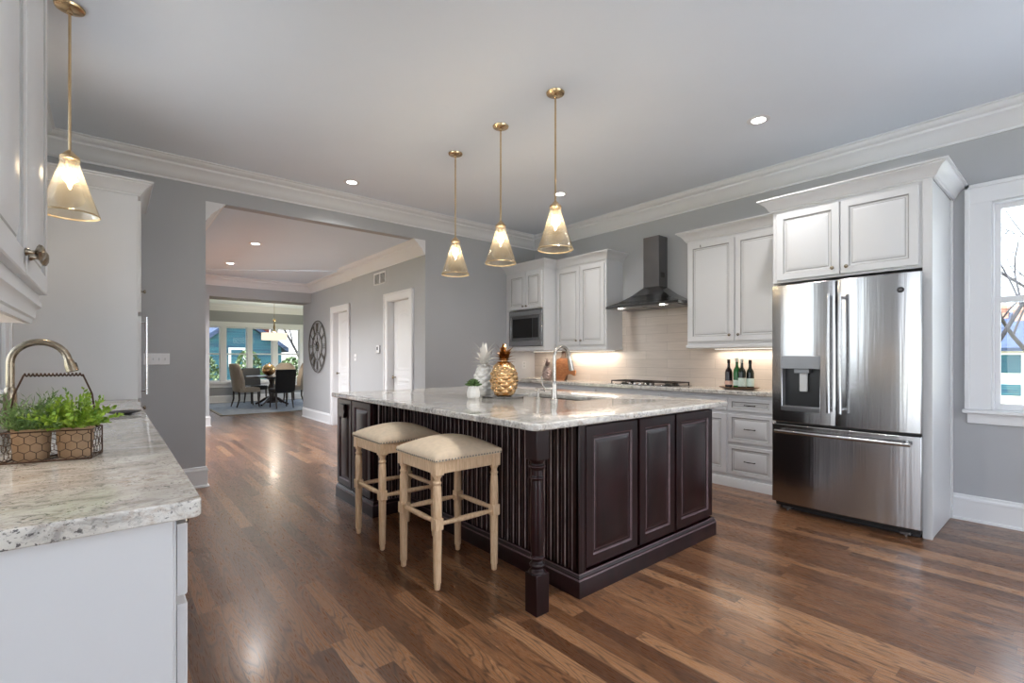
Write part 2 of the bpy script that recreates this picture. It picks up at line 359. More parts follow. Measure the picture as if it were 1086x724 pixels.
wall_x('wall_far_left', -3.4, -3.24, -2.8, 1.25, ZC, [(-2.5, 1.0, .1, 2.95)])  # unseen opening added for daylight and refrigerator reflections
wall_y('wall_behind', -2.96, -2.8, -3.4, 5.33, ZC, [(.6, 4.0, .1, 2.6)])
# hall and dining room
wall_x('wall_hall_right', 3.2, 3.34, YB+.12, 8.14, HC, [(6.035, 6.715, 0, 2.13)])
wall_x('wall_hall_clock', 3.26, 3.40, 8.14, 11.07, HC, [(8.46, 9.18, 0, 2.14)])
wall_x('wall_hall_left', .58, .726, YB+.12, 10.5, HC, [(6.3, 10.0, .25, 2.4)])  # hidden opening invented to bring bounced daylight onto the hall ceiling
wall_y('wall_header', 10.5, 11.07, .3, 3.26, HC, [(1.42, 3.26, 0, 2.44)])
wall_y('wall_dining_return', 10.95, 11.07, 3.40, 6.2, HC, [])
wall_y('wall_dining_left_return', 10.95, 11.07, .2, .3, HC, [])
wall_x('wall_dining_left', .08, .2, 10.95, 16.2, HC, [])
wall_x('wall_dining_right', 6.1, 6.2, 11.07, 16.2, HC, [(12.0, 15.3, .5, 2.35)], M_['dwall'])  # hidden opening added to brighten the dining room
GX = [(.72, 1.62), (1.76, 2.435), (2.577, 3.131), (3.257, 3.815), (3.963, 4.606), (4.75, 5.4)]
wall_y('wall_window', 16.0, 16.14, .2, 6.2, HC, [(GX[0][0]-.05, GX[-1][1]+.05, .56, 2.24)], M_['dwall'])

CROWN = [(0, -.19), (.012, -.19), (.012, -.172), (.03, -.160), (.05, -.12), (.085, -.085), (.108, -.07), (.112, -.052), (.128, -.046), (.15, -.028), (.155, -.012), (.172, -.008), (.172, 0), (0, 0)]
bm = NB(); sweep(bm, [(XR, -2.8), (XR, YB), (XL, YB), (XL, 1.25)], CROWN, ZC); struct('trim_1', bm, M_['trim'])
bm = NB(); sweep(bm, [(3.2, YB-.004), (3.2, 8.14), (3.26, 8.14), (3.26, 10.5), (.726, 10.5), (.726, YB-.004)], CROWN, HC); struct('trim_2', bm, M_['trim'])
bm = NB(); sweep(bm, [(6.1, 11.07), (6.1, 16.0), (.2, 16.0), (.2, 11.07)], [(a*1.1, b*1.0) for a, b in CROWN], HC); struct('trim_3', bm, M_['trim'])
BASE = [(0, 0), (.016, 0), (.016, .155), (.022, .158), (.020, .172), (.012, .18), (.010, .196), (0, .2)]
def baseboard(name, path):
    bm = NB(); sweep(bm, path, BASE); sweep(bm, path, [(.0, 0), (.032, 0), (.030, .014), (.02, .02), (0, .02)]); struct(name, bm, M_['trim'])
baseboard('baseboard_right', [(XR, -2.8), (XR, .675)])
baseboard('baseboard_back_left', [(.726, YB+.12), (.726, YB), (.19, YB)])
baseboard('baseboard_back_right', [(4.57, YB), (3.2, YB), (3.2, 5.93)])
baseboard('baseboard_hall_right', [(3.2, 6.82), (3.2, 8.14), (3.26, 8.14), (3.26, 8.35)])
baseboard('baseboard_hall_clock', [(3.26, 9.29), (3.26, 11.07)])
baseboard('baseboard_header', [(1.42, 11.07), (1.42, 10.5), (.726, 10.5), (.726, YB+.13)])
baseboard('baseboard_dining', [(6.1, 11.1), (6.1, 16.0), (.2, 16.0), (.2, 11.1)])

# ---- window in the right wall
def window_side(name, x, ya, yb, za, zb, out):
    """double-hung window in a wall along Y. out=+1: outdoors toward +X"""
    s = out; W = thing(name, 'x', 'x', (x, (ya+yb)/2, za)); del W['label']; del W['category']; W['kind'] = 'structure'
    def bx(bm, a, b, *r): box(bm, min(a, b), max(a, b), *r)
    bm = NB()                                       # casing on the room side
    for (a, b) in ((ya-.135, ya+.0), (yb, yb+.135)):
        bx(bm, x, x-s*.022, a, b, za, zb+.135)
    bx(bm, x, x-s*.024, ya-.135, yb+.135, zb, zb+.135)
    bx(bm, x, x-s*.036, ya-.15, ya-.12, za, zb+.15); bx(bm, x, x-s*.036, yb+.12, yb+.15, za, zb+.15); bx(bm, x, x-s*.036, ya-.15, yb+.15, zb+.12, zb+.15)
    obj('casing', bm, M_['trim'], W, .004)
    bm = NB(); bx(bm, x+s*.09, x-s*.065, ya-.16, yb+.16, za-.03, za); obj('sill', bm, M_['trim'], W, .006)
    bm = NB(); bx(bm, x, x-s*.02, ya-.135, yb+.135, za-.11, za-.03); obj('apron', bm, M_['trim'], W, .004)
    zm = (za+zb)/2+.045; bm = NB()
    bx(bm, x, x+s*.15, ya, ya+.012, za, zb); bx(bm, x, x+s*.15, yb-.012, yb, za, zb); bx(bm, x, x+s*.15, ya, yb, zb-.012, zb)
    obj('window_frame', bm, M_['trim'], W, .002)
    for nm, z0, z1, d in (('sash', za, zm+.02, .05), ('sash', zm-.02, zb-.01, .085)):
        bm = NB(); a, b = ya+.012, yb-.012; f = .032
        bx(bm, x+s*d, x+s*(d+.03), a, a+f, z0, z1); bx(bm, x+s*d, x+s*(d+.03), b-f, b, z0, z1)
        bx(bm, x+s*d, x+s*(d+.03), a+f, b-f, z0, z0+.05); bx(bm, x+s*d, x+s*(d+.03), a+f, b-f, z1-.036, z1)
        sh = obj(nm, bm, M_['trim'], W, .002)
        bm = NB(); bx(bm, x+s*(d+.013), x+s*(d+.017), a+f, b-f, z0+.05, z1-.036); obj('pane', bm, M_['glass'], sh)
    return W
window_side('window_1', XR, -.62, .455, .875, 2.47, 1)
window_side('window_2', XL, 2.4, 4.3, 1.08, 2.9, -1)
# ---- dining windows
W = thing('window_3', 'x', 'x', (3, 16, .5)); del W['label']; del W['category']; W['kind'] = 'structure'
y = 16.0; za, zb = .60, 2.19; zm = 1.40
bm = NB(); box(bm, GX[0][0]-.14, GX[-1][1]+.14, y-.022, y, zb, zb+.15)
for a, b in [(GX[0][0]-.14, GX[0][0])]+[(GX[i][1], GX[i+1][0]) for i in range(len(GX)-1)]+[(GX[-1][1], GX[-1][1]+.14)]: box(bm, a, b, y-.022, y+.12, za, zb)
obj('casing', bm, M_['trim'], W, .004)
bm = NB(); box(bm, GX[0][0]-.18, GX[-1][1]+.18, y-.06, y+.12, za-.07, za); obj('sill', bm, M_['trim'], W, .005)
bm = NB(); box(bm, GX[0][0]-.14, GX[-1][1]+.14, y-.02, y, za-.17, za-.07); obj('apron', bm, M_['trim'], W, .004)
for a, b in GX:
    for z0, z1, d in ((za, zm+.02, .04), (zm-.02, zb, .075)):
        bm = NB(); f = .025
        box(bm, a, a+f, y+d, y+d+.03, z0, z1); box(bm, b-f, b, y+d, y+d+.03, z0, z1); box(bm, a+f, b-f, y+d, y+d+.03, z0, z0+.04); box(bm, a+f, b-f, y+d, y+d+.03, z1-.03, z1)
        sh = obj('sash', bm, M_['trim'], W, .002)
        bm = NB(); box(bm, a+f, b-f, y+d+.013, y+d+.017, z0+.04, z1-.03); obj('pane', bm, M_['glass'], sh)

# ---- raised panel doors
def panel(bm, O, U, V, Nn, w, h, t=.02, fw=.058, mi=0, gi=1, raised=True, arch=0):
    """raised-panel front: O lower corner, U/V in-plane axes, Nn outward; groove rings get material gi"""
    O, U, V, Nn = Vector(O), Vector(U), Vector(V), Vector(Nn)
    fw = min(fw, w*.3, h*.3)
    R = [(0, 0, 0), (0, t-.003, 0), (.003, t, 0), (fw-.006, t, 0), (fw, t-.004, gi), (fw+.003, t-.010, gi), (fw+.014, t-.010, 0), (fw+.019, t-.008, gi if gi != 0 else 0), (fw+.042, t-.0015, 0)]
    R = [r for r in R if r[0]*2 < min(w, h)-.012]
    if not raised: R = R[:7]
    rings = []
    for ins, d, g in R:
        rings.append(([bm.verts.new(O+U*u+V*v+Nn*d) for u, v in ((ins, ins), (w-ins, ins), (w-ins, h-ins), (ins, h-ins))], g))
    for (a, _), (b, g) in zip(rings, rings[1:]):
        for k in range(4): bm.faces.new((a[k], a[(k+1)%4], b[(k+1)%4], b[k])).material_index = g
    bm.faces.new(rings[-1][0]).material_index = mi; bm.faces.new(rings[0][0][::-1]).material_index = mi
    return bm
CG = [M_['cab'], M_['glaze']]; EG = [M_['espresso'], M_['edge_glint']]
AX = {'-x': ((0,-1,0), (-1,0,0)), '+x': ((0,1,0), (1,0,0)), '-y': ((1,0,0), (0,-1,0))}
def front(name, parent, face, pos, a0, a1, z0, z1, mats=CG, **kw):
    """front on a face: '-x' at x=pos spanning y a0..a1, etc."""
    U, Nn = AX[face]
    if face == '-x': O = (pos, max(a0, a1), z0)
    elif face == '+x': O = (pos, min(a0, a1), z0)
    else: O = (min(a0, a1), pos, z0)
    return obj(name, panel(NB(), O, U, (0,0,1), Nn, abs(a1-a0), z1-z0, **kw), mats, parent, smooth=20)
def knob(parent, p, d, m=None, s=1, name='knob'):
    """round knob at p pointing along d ('-x','+x','-y')"""
    prof = [(.004, 0), (.007, .001), (.007, .004), (.0045, .008), (.0045, .014), (.010, .018), (.0145, .023), (.0135, .029), (.007, .033), (.001, .034)]
    prof = [(r*s, h*s) for r, h in prof]; ax, sg = d[1].upper(), (1 if d[0] == '+' else -1)
    bm = NB(); lathe(bm, [(r, h*sg) for r, h in prof], p, 14, ax); return obj(name, bm, m or M_['bronze'], parent)
def pull(parent, p, y0, y1):
    x, z = p; bm = NB(); m_ = (y0+y1)/2
    tube(bm, [(x, y0, z), (x-.016, y0+.003, z), (x-.024, y0+.018, z+.002), (x-.026, m_, z+.001), (x-.024, y1-.018, z+.002), (x-.016, y1-.003, z), (x, y1, z)], [.006, .0045, .004, .0055, .004, .0045, .006], 8)
    return obj('pull', bm, M_['iron'], parent)
CCROWN = [(0, 0), (.012, 0), (.014, .012), (.022, .016), (.034, .04), (.055, .068), (.078, .082), (.08, .09), (.094, .094), (.094, .106), (0, .106)]
def cab_crown(parent, path, z, k=1.0):
    bm = NB(); sweep(bm, path, [(a*k, b*k) for a, b in CCROWN], z); return obj('crown_moulding', bm, M_['cab'], parent)

# ------------------------------------------------------------------ upper cabinets on the range wall
def upper(label, x, y0, y1, z0, z1, doors, crown_path, rail=True, side=True):
    t = thing('upper_cabinet', label, 'cabinet', ((x+XR)/2, (y0+y1)/2, z0))
    bm = NB(); box(bm, x, XR-.001, y0, y1, z0, z1); obj('body', bm, M_['cab'], t, .002)
    for (a, b, c, d, ky, kz) in doors:
        dd = front('door', t, '-x', x, a, b, c, d)
        if ky is not None: knob(dd, (x-.02, ky, kz), '-x')
    if crown_path: cab_crown(t, crown_path, z1)
    return t
ZU0, ZU1 = 1.415, 2.53
t = upper('tall two-door white wall cabinet between the microwave cabinet and the range hood', 4.834, 3.90, 4.789, ZU0, ZU1,
      [(3.925, 4.335, 1.45, 2.50, 4.305, 1.51), (4.345, 4.765, 1.45, 2.50, 4.385, 1.51)], [(XR, 3.90), (4.834, 3.90), (4.834, 4.789)])
bm = NB(); box(bm, 4.822, XR-.002, 3.89, 4.789, ZU0-.035, ZU0); obj('light_rail', bm, M_['cab'], t, .006)
t = upper('two-door white wall cabinet right of the range hood beside the refrigerator', 4.834, 1.75, 2.785, ZU0, ZU1,
      [(1.77, 2.255, 1.45, 2.50, 2.215, 1.51), (2.265, 2.765, 1.45, 2.50, 2.305, 1.51)], [(4.834, 1.75), (4.834, 2.785), (XR, 2.785)])
bm = NB(); box(bm, 4.822, XR-.002, 1.75, 2.795, ZU0-.035, ZU0); obj('light_rail', bm, M_['cab'], t, .006)
bm = NB(); tube(bm, [(4.812, 2.62, 2.452), (4.806, 2.62, 2.462), (4.806, 2.62, 2.475)], .004, 8); obj('door_bumper', bm, M_['iron'], t)
# microwave cabinet
t = upper('white wall cabinet in the corner holding the built-in microwave', 4.592, 4.791, YB-.001, ZU0, ZU1,
      [(4.83, 5.155, 1.985, 2.50, 5.125, 2.02), (5.165, 5.53, 1.985, 2.50, 5.195, 2.02)], None)
o = [c for c in t.children if c.name.startswith('body')][0]; bpy.data.objects.remove(o)
bm = NB(); box(bm, 4.592, XR-.001, 4.791, YB-.001, 1.975, ZU1); box(bm, 4.592, XR-.001, 4.791, 4.815, ZU0, 1.975); box(bm, 4.592, XR-.001, 5.535, YB-.001, ZU0, 1.975); box(bm, 4.592, XR-.001, 4.815, 5.535, ZU0, ZU0+.03); box(bm, 5.10, XR-.001, 4.815, 5.535, ZU0+.03, 1.975)
obj('body', bm, M_['cab'], t, .002)
cab_crown(t, [(4.834, 4.791), (4.592, 4.791), (4.592, YB-.001)], ZU1)
bm = NB(); box(bm, 4.58, XR-.002, 4.790, YB-.001, ZU0-.035, ZU0); obj('light_rail', bm, M_['cab'], t, .006)
t = thing('microwave', 'stainless built-in microwave set in the white corner wall cabinet', 'microwave', (4.8, 5.17, ZU0+.03))
bm = NB(); box(bm, 4.60, 5.05, 4.86, 5.49, ZU0+.03, 1.93); obj('body', bm, M_['dkgrey'], t)
bm = NB(); y0, y1, z0, z1 = 4.818, 5.532, 1.452, 1.96
for a in ((y0, y1, z0, z0+.075), (y0, y1, z1-.075, z1), (y0, y0+.05, z0+.075, z1-.075), (y1-.05, y1, z0+.075, z1-.075)): box(bm, 4.574, 4.60, *a)
obj('trim_kit', bm, M_['steel'], t, .004)
bm = NB(); box(bm, 4.578, 4.60, y0+.052, y1-.052, z0+.077, z1-.077); fr = obj('door_frame', bm, M_['grey'], t, .004)
bm = NB(); box(bm, 4.572, 4.578, y0+.20, y1-.09, z0+.115, z1-.115); obj('door_window', bm, M_['blackglass'], t, .003)
bm = NB(); box(bm, 4.572, 4.578, y0+.075, y0+.19, z0+.115, z1-.115); obj('control_panel', bm, M_['black'], t, .003)

# ------------------------------------------------------------------ refrigerator and its cabinet
t = thing('refrigerator_cabinet', 'tall white surround with two upper doors above the stainless refrigerator', 'cabinet', (4.8, 1.22, 0))
bm = NB(); box(bm, 4.41, XR-.001, .685, .715, 0, 2.53); box(bm, 4.40, 4.425, .68, .735, 0, 2.53); obj('side_panel', bm, M_['cab'], t, .003)
bm = NB(); box(bm, 4.50, XR-.001, 1.71, 1.742, 0, 2.53); obj('side_panel', bm, M_['cab'], t, .003)
bm = NB(); box(bm, 4.41, XR-.001, .716, 1.735, 1.915, 2.53); obj('body', bm, M_['cab'], t, .002)
d = front('door', t, '-x', 4.41, .755, 1.228, 1.935, 2.505); knob(d, (4.39, 1.185, 1.985), '-x')
d = front('door', t, '-x', 4.41, 1.238, 1.70, 1.935, 2.505); knob(d, (4.39, 1.28, 1.985), '-x')
bm = NB(); box(bm, 5.13, XR-.001, .672, .69, 0, 2.53); obj('scribe_strip', bm, M_['cab'], t, .003)

def bowed(bm, x, y0, y1, z0, z1, depth, bulge, hole=None, ny=20):
    ys = [y0+(y1-y0)*i/ny for i in range(ny+1)]; zs = [z0, z1]
    if hole:
        ys += [hole[0], hole[1]]; zs += [hole[2], hole[3]]
    ys = sorted(set(round(v, 5) for v in ys)); zs = sorted(set(zs))
    yc, hw = (y0+y1)/2, (y1-y0)/2
    fx = lambda yy: x - bulge*(1-abs((yy-yc)/hw)**2.6)+.0
    F = {(i, j): bm.verts.new((fx(yy), yy, zz)) for i, yy in enumerate(ys) for j, zz in enumerate(zs)}
    B = {(i, j): bm.verts.new((x+depth, yy, zz)) for i, yy in enumerate(ys) for j, zz in enumerate(zs)}
    def inh(i, j):
        return hole and ys[i] >= hole[0]-1e-6 and ys[i+1] <= hole[1]+1e-6 and zs[j] >= hole[2]-1e-6 and zs[j+1] <= hole[3]+1e-6
    I, J = len(ys)-1, len(zs)-1
    for i in range(I):
        for j in range(J):
            if inh(i, j): continue
            bm.faces.new((F[i,j], F[i+1,j], F[i+1,j+1], F[i,j+1])); bm.faces.new((B[i,j], B[i,j+1], B[i+1,j+1], B[i+1,j]))
            for di, dj, e in ((-1,0,((i,j),(i,j+1))), (1,0,((i+1,j),(i+1,j+1))), (0,-1,((i,j),(i+1,j))), (0,1,((i,j+1),(i+1,j+1)))):
                a, b2 = i+di, j+dj
                if a < 0 or b2 < 0 or a >= I or b2 >= J or inh(a, b2): bm.faces.new((F[e[0]], F[e[1]], B[e[1]], B[e[0]]))
    return bm
t = thing('refrigerator', 'stainless french-door refrigerator with water dispenser and bottom freezer', 'refrigerator', (4.7, 1.21, 0))
bm = NB(); box(bm, 4.365, 5.12, .735, 1.685, .05, 1.87); box(bm, 4.40, 4.6, .745, 1.67, .0, .06); obj('body', bm, M_['dkgrey'], t, .004)
L_ = (1.234, 1.698, .745, 1.878); R_ = (.722, 1.227, .745, 1.878)
dl = obj('door', bowed(NB(), 4.296, *L_, .06, .016, (1.34, 1.615, .875, 1.185)), M_['steel'], t, .005, smooth=30)
dr = obj('door', bowed(NB(), 4.296, *R_, .06, .016), M_['steel'], t, .005, smooth=30)
dz = obj('freezer_drawer', bowed(NB(), 4.296, .722, 1.698, .075, .725, .06, .02), M_['steel'], t, .005, smooth=30)
bm = NB(); box(bm, 4.355, 4.365, .73, 1.69, .05, 1.87); obj('door_gasket', bm, M_['black'], t)
bm = NB()
box(bm, 4.36, 4.37, 1.34, 1.615, .875, 1.185); box(bm, 4.29, 4.37, 1.335, 1.341, .87, 1.19); box(bm, 4.29, 4.37, 1.614, 1.62, .87, 1.19); box(bm, 4.285, 4.37, 1.335, 1.62, .868, .878)
box(bm, 4.30, 4.36, 1.42, 1.53, 1.15, 1.185)
r_ = obj('dispenser_recess', bm, M_['nichegrey'], dl, .002)
bm = NB(); box(bm, 4.272, 4.284, 1.335, 1.62, 1.185, 1.29); obj('dispenser_control', bm, M_['grey'], dl, .003)
bm = NB(); box(bm, 4.270, 4.286, 1.335, 1.62, .84, .874); obj('drip_tray', bm, M_['grey'], dl, .003)
bm = NB(); box(bm, 4.325, 4.345, 1.44, 1.50, 1.0, 1.15); obj('dispenser_paddle', bm, M_['chrome2'], dl, .006)
def vhandle(yy, z0, z1, par):
    bm = NB(); n = 14
    pts = [(4.222-.008*math.sin(PI*i/n), yy, z0+(z1-z0)*i/n) for i in range(n+1)]
    tube(bm, [(p[0], p[1], p[2]) for p in pts], .0135, 12)
    for zz in (z0+.03, z1-.03): tube(bm, [(4.222, yy, zz), (4.288, yy, zz)], .011, 10)
    obj('handle', bm, M_['steel'], par)
vhandle(1.262, .85, 1.765, dl); vhandle(1.187, .85, 1.765, dr)
bm = NB(); n = 14; tube(bm, [(4.225-.008*math.sin(PI*i/n), .77+(1.65-.77)*i/n, .672) for i in range(n+1)], .0145, 12)
for yy in (.80, 1.62): tube(bm, [(4.225, yy, .672), (4.288, yy, .672)], .012, 10)
obj('handle', bm, M_['steel'], dz)
for yy in (.82, 1.6):
    bm = NB(); box(bm, 4.335, 4.40, yy-.03, yy+.03, .016, .034); lathe(bm, [(.008, 0), (.010, .002), (.010, .02)], (4.36, yy, 0), 12); obj('leveling_foot', bm, M_['grey'], t, .002)
bm = NB(); box(bm, 4.345, 4.40, .735, 1.685, .035, .075); obj('toe_grille', bm, M_['black'], t, .002)
bm = NB(); lathe(bm, [(.0205, 0), (.0205, .004), (.017, .005), (.016, .003), (.0, .003)], (0, 0, 0), 28, 'X')
bmesh.ops.scale(bm, vec=(-1, 1, 1), verts=bm.verts); bmesh.ops.translate(bm, verts=bm.verts, vec=(4.284, .834, 1.756)); bd = obj('badge', bm, M_['dkgrey'], dr)
fc = bpy.data.curves.new('monogram', 'FONT'); fc.body = 'GE'; fc.size = .017; fc.extrude = .001; fc.align_x = 'CENTER'; fc.align_y = 'CENTER'
fo = bpy.data.objects.new('tmp', fc); C.objects.link(fo); dg = bpy.context.evaluated_depsgraph_get(); me = bpy.data.meshes.new_from_object(fo.evaluated_get(dg))
me.transform(Matrix.Translation(Vector((4.2785, .834, 1.756))-t.location) @ Matrix.Rotation(-PI/2, 4, 'Z') @ Matrix.Rotation(PI/2, 4, 'X')); me.materials.clear(); me.materials.append(M_['chrome'])
mo = bpy.data.objects.new('monogram', me); C.objects.link(mo); mo.parent = bd; bpy.data.objects.remove(fo)
cab_crown(bpy.data.objects['refrigerator_cabinet'], [(5.168, .68), (4.41, .68), (4.41, 1.742), (4.83, 1.742)], 2.53, 1.0)

# ------------------------------------------------------------------ hood
t = thing('range_hood', 'stainless chimney range hood over the cooktop', 'range hood', (4.95, 3.3, 1.865))
x0, y0, y1 = 4.685, 2.80, 3.79; cx0, cy0, cy1 = 4.985, 3.24, 3.455
bm = NB()
ring = lambda xx, a, b, z: [bm.verts.new(p) for p in ((xx, a, z), (XR-.001, a, z), (XR-.001, b, z), (xx, b, z))]
prof = [(0, 1.905), (.35, 1.955), (.68, 2.03), (1, 2.13)]
rs = [ring(x0, y0, y1, 1.875)]+[ring(x0+(cx0-x0)*k, y0+(cy0-y0)*k, y1+(cy1-y1)*k, z) for k, z in prof]
for a, b in zip(rs, rs[1:]):
    for k in range(4): bm.faces.new((a[k], a[(k+1)%4], b[(k+1)%4], b[k]))
bm.faces.new(rs[-1]); bm.faces.new(rs[0][::-1])
hc = obj('canopy', bm, M_['steel_dark'], t, .002)
bm = NB(); box(bm, x0-.004, x0+.001, y0+.01, y1-.002, 1.877, 1.903); obj('front_rail', bm, M_['black'], hc)
bm = NB(); box(bm, cx0, XR-.001, cy0, cy1, 2.12, 2.735); ch = obj('chimney', bm, M_['steel_dark'], t, .002)
bm = NB()
for k in range(6): box(bm, 5.03+.014*k, 5.036+.014*k, cy0-.002, cy0+.001, 2.24, 2.30)
obj('vent_slots', bm, M_['black'], ch)
for k in range(2):
    bm = NB(); box(bm, 4.76, 5.12, 2.86+.46*k, 3.28+.46*k, 1.869, 1.876); obj('grease_filter', bm, M_['grey'], t, .001)
for yy in (3.60, 3.03):
    bm = NB(); lathe(bm, [(.028, -.006), (.028, 0)], (4.725, yy, 1.875), 16); l = obj('hood_lamp', bm, M_['can'], t)
    lamp('SPOT', (4.75, yy, 1.862), HOOD_W, (1, .9, .78), None, .03, (0, 0, 0), None, 2.2)
    
# ------------------------------------------------------------------ base cabinets, counter, splash on the range wall
t = thing('base_cabinets', 'long run of white base cabinets under the range counter', 'cabinet', (4.94, 3.7, 0))
bm = NB(); box(bm, 4.74, XR-.001, 1.745, YB-.001, .0, .912); obj('body', bm, M_['cab'], t, .002)
bm = NB(); sweep(bm, [(4.722, 1.745), (4.722, YB-.001)], [(-.02, 0), (.012, 0), (.012, .07), (.006, .085), (0, .088), (-.02, .088)]); obj('plinth', bm, M_['cab'], t)
for z0, z1 in ((.752, .875), (.445, .72), (.125, .41)):
    d = front('drawer', t, '-x', 4.74, 1.86, 2.275, z0, z1, fw=.035); pull(d, (4.72, (z0+z1)/2), 2.02, 2.12)
for a, b in ((2.298, 3.04), (3.06, 3.97), (3.99, 4.76), (4.78, 5.58)):
    d = front('drawer', t, '-x', 4.74, a, b, .752, .875, fw=.035)
    if a != 3.06: pull(d, (4.72, .815), (a+b)/2-.05, (a+b)/2+.05)
    m_ = (a+b)/2
    for c, e, k in ((a, m_-.004, m_-.04), (m_+.004, b, m_+.04)):
        d = front('door', t, '-x', 4.74, c, e, .125, .72); knob(d, (4.72, k, .66), '-x')
bm = NB(); box(bm, 4.69, XR-.001, 1.746, YB-.001, .912, .955)
tag(obj('countertop', bm, M_['granite'], bevel=.008, seg=3), 'speckled white granite countertop along the range wall', 'countertop')
bm = NB(); box(bm, XR-.009, XR, 1.745, YB-.0005, .955, 1.92)
struct('wall_right_tile', bm, M_['tile'])
bm = NB(); box(bm, 4.575, XR-.009, YB-.012, YB, .955, 1.38); struct('wall_back_panel', bm, M_['cab'])
def underlight(label, x, ya, yb, z, wn, X=None, rot=(0, 0, 0)):
    o = thing('undercabinet_light', label, 'light', (x, (ya+yb)/2, z))
    bm = NB(); box(bm, x-.02, x+.02, ya, yb, z-.008, z); obj('housing', bm, M_['chrome2'], o)
    bm = NB(); box(bm, x-.014, x+.014, ya+.01, yb-.01, z-.011, z-.008); obj('led_diffuser', bm, M_['strip'], o)
    lamp('AREA', (x, (ya+yb)/2, z-.02), wn, (1, .86, .70), None, .04, (0, 0, 0), yb-ya)
    return o
underlight('slim light strip under the tall cabinet left of the hood', 5.07, 3.95, 4.78, 1.38, UNDER_W)
underlight('slim light strip under the cabinet beside the refrigerator', 5.07, 1.85, 2.60, 1.38, UNDER_W*.6)
underlight('slim light strip under the microwave cabinet', 5.0, 4.85, 5.45, 1.38, UNDER_W*.25)
# cooktop
t = thing('cooktop', 'gas cooktop with iron grates set in the granite counter', 'cooktop', (4.86, 3.34, .955))
bm = NB(); box(bm, 4.735, 5.10, 2.88, 3.80, .955, .963); obj('base_plate', bm, M_['steel'], t, .003)
for k in range(3):
    a = 2.90+.30*k; b = a+.285; bm = NB()
    for yy in (a, b-.012): box(bm, 4.78, 5.08, yy, yy+.012, .990, 1.004)
    for xx in (4.78, 4.925, 5.068): box(bm, xx, xx+.012, a, b, .990, 1.004)
    for q in (.33, .66): box(bm, 4.78, 5.08, a+(b-a)*q-.005, a+(b-a)*q+.005, .992, 1.004)
    for xx in (4.78, 5.068):
        for yy in (a, b-.012): box(bm, xx, xx+.012, yy, yy+.012, .963, .992)
    obj('grate', bm, M_['iron'], t, .002)
for xx, yy in ((4.86, 3.04), (5.01, 3.04), (4.93, 3.34), (4.86, 3.64), (5.01, 3.64)):
    bm = NB(); lathe(bm, [(.045, 0), (.045, .008), (.032, .010), (.032, .018), (.02, .02)], (xx, yy, .963), 20); obj('burner', bm, M_['black'], t)
for k in range(5):
    bm = NB(); lathe(bm, [(.017, 0), (.019, .003), (.016, .02), (.012, .026), (.003, .027)], (4.757, 3.20+.072*k, .963), 16); obj('knob', bm, M_['chrome'], t)

# ------------------------------------------------------------------ island
def rounded(x0, x1, y0, y1, r, n=5):
    pts = []
    for cx, cy, a in ((x1-r, y1-r, 0), (x0+r, y1-r, 90), (x0+r, y0+r, 180), (x1-r, y0+r, 270)):
        for k in range(n+1): an = math.radians(a+90*k/n); pts.append((cx+r*math.cos(an), cy+r*math.sin(an)))
    return pts
def cut(o, x0, x1, y0, y1, z0, z1, r=.03):
    bm = NB(); prism(bm, rounded(x0, x1, y0, y1, r), lambda u, v, d: (u, v, d), z0, z1); bmesh.ops.recalc_face_normals(bm, faces=bm.faces)
    me = bpy.data.meshes.new('c'); bm.to_mesh(me); bm.free(); c = bpy.data.objects.new('c', me); C.objects.link(c)
    b = o.modifiers.new('b', 'BOOLEAN'); b.object = c; b.operation = 'DIFFERENCE'; b.solver = 'EXACT'
    dg = bpy.context.evaluated_depsgraph_get(); dg.update(); nm = bpy.data.meshes.new_from_object(o.evaluated_get(dg)); o.modifiers.remove(b)
    nm.materials.clear(); nm.materials.append(o.data.materials[0]); o.data = nm; bpy.data.objects.remove(c); return o
def sink_bowl(t, x0, x1, y0, y1, ztop, d, m):
    bm = NB(); box(bm, x0-.012, x0, y0-.012, y1+.012, ztop-d, ztop); box(bm, x1, x1+.012, y0-.012, y1+.012, ztop-d, ztop)
    box(bm, x0, x1, y0-.012, y0, ztop-d, ztop); box(bm, x0, x1, y1, y1+.012, ztop-d, ztop); box(bm, x0-.012, x1+.012, y0-.012, y1+.012, ztop-d-.012, ztop-d)
    o = obj('bowl', bm, m, t); bm = NB(); lathe(bm, [(.04, 0), (.04, .004), (.03, .006), (.005, .004)], ((x0+x1)/2, (y0+y1)/2, ztop-d), 20); obj('drain', bm, M_['chrome'], t); return o
bm = NB(); prism(bm, rounded(1.55, 3.50, 1.675, 4.46, .05), lambda u, v, d: (u, v, d), .92, .957)
top = obj('island_countertop', bm, M_['granite']); cut(top, 2.66, 2.99, 2.40, 3.20, .8, 1.1)
md = top.modifiers.new('edge', 'BEVEL'); md.width = .009; md.segments = 3; md.limit_method = 'ANGLE'; md.angle_limit = math.radians(50)
tag(top, 'large speckled white granite slab topping the dark island', 'countertop')
t = thing('kitchen_island', 'dark espresso island with raised panel doors and fluted sides', 'kitchen island', (2.6, 3.0, 0))
bm = NB(); box(bm, 1.94, 3.33, 1.745, 4.40, 0, .20); box(bm, 1.94, 2.60, 1.745, 4.40, .2, .92); box(bm, 3.04, 3.33, 1.745, 4.40, .2, .92); box(bm, 2.6, 3.04, 1.745, 2.36, .2, .92); box(bm, 2.6, 3.04, 3.24, 4.40, .2, .92); box(bm, 1.62, 1.94, 3.66, 4.42, .0, .92)
obj('body', bm, M_['espresso'], t)
bm = NB(); box(bm, 1.905, 1.9605, 1.724, 1.745, .12, .92); box(bm, 1.905, 1.94, 1.722, 1.77, .12, .92); obj('corner_stile', bm, M_['espresso'], t, .004)
for a, b in ((1.962, 2.425), (2.447, 2.832), (2.854, 3.322)): front('door', t, '-y', 1.742, a, b, .142, .905, EG, fw=.062, t=.022)
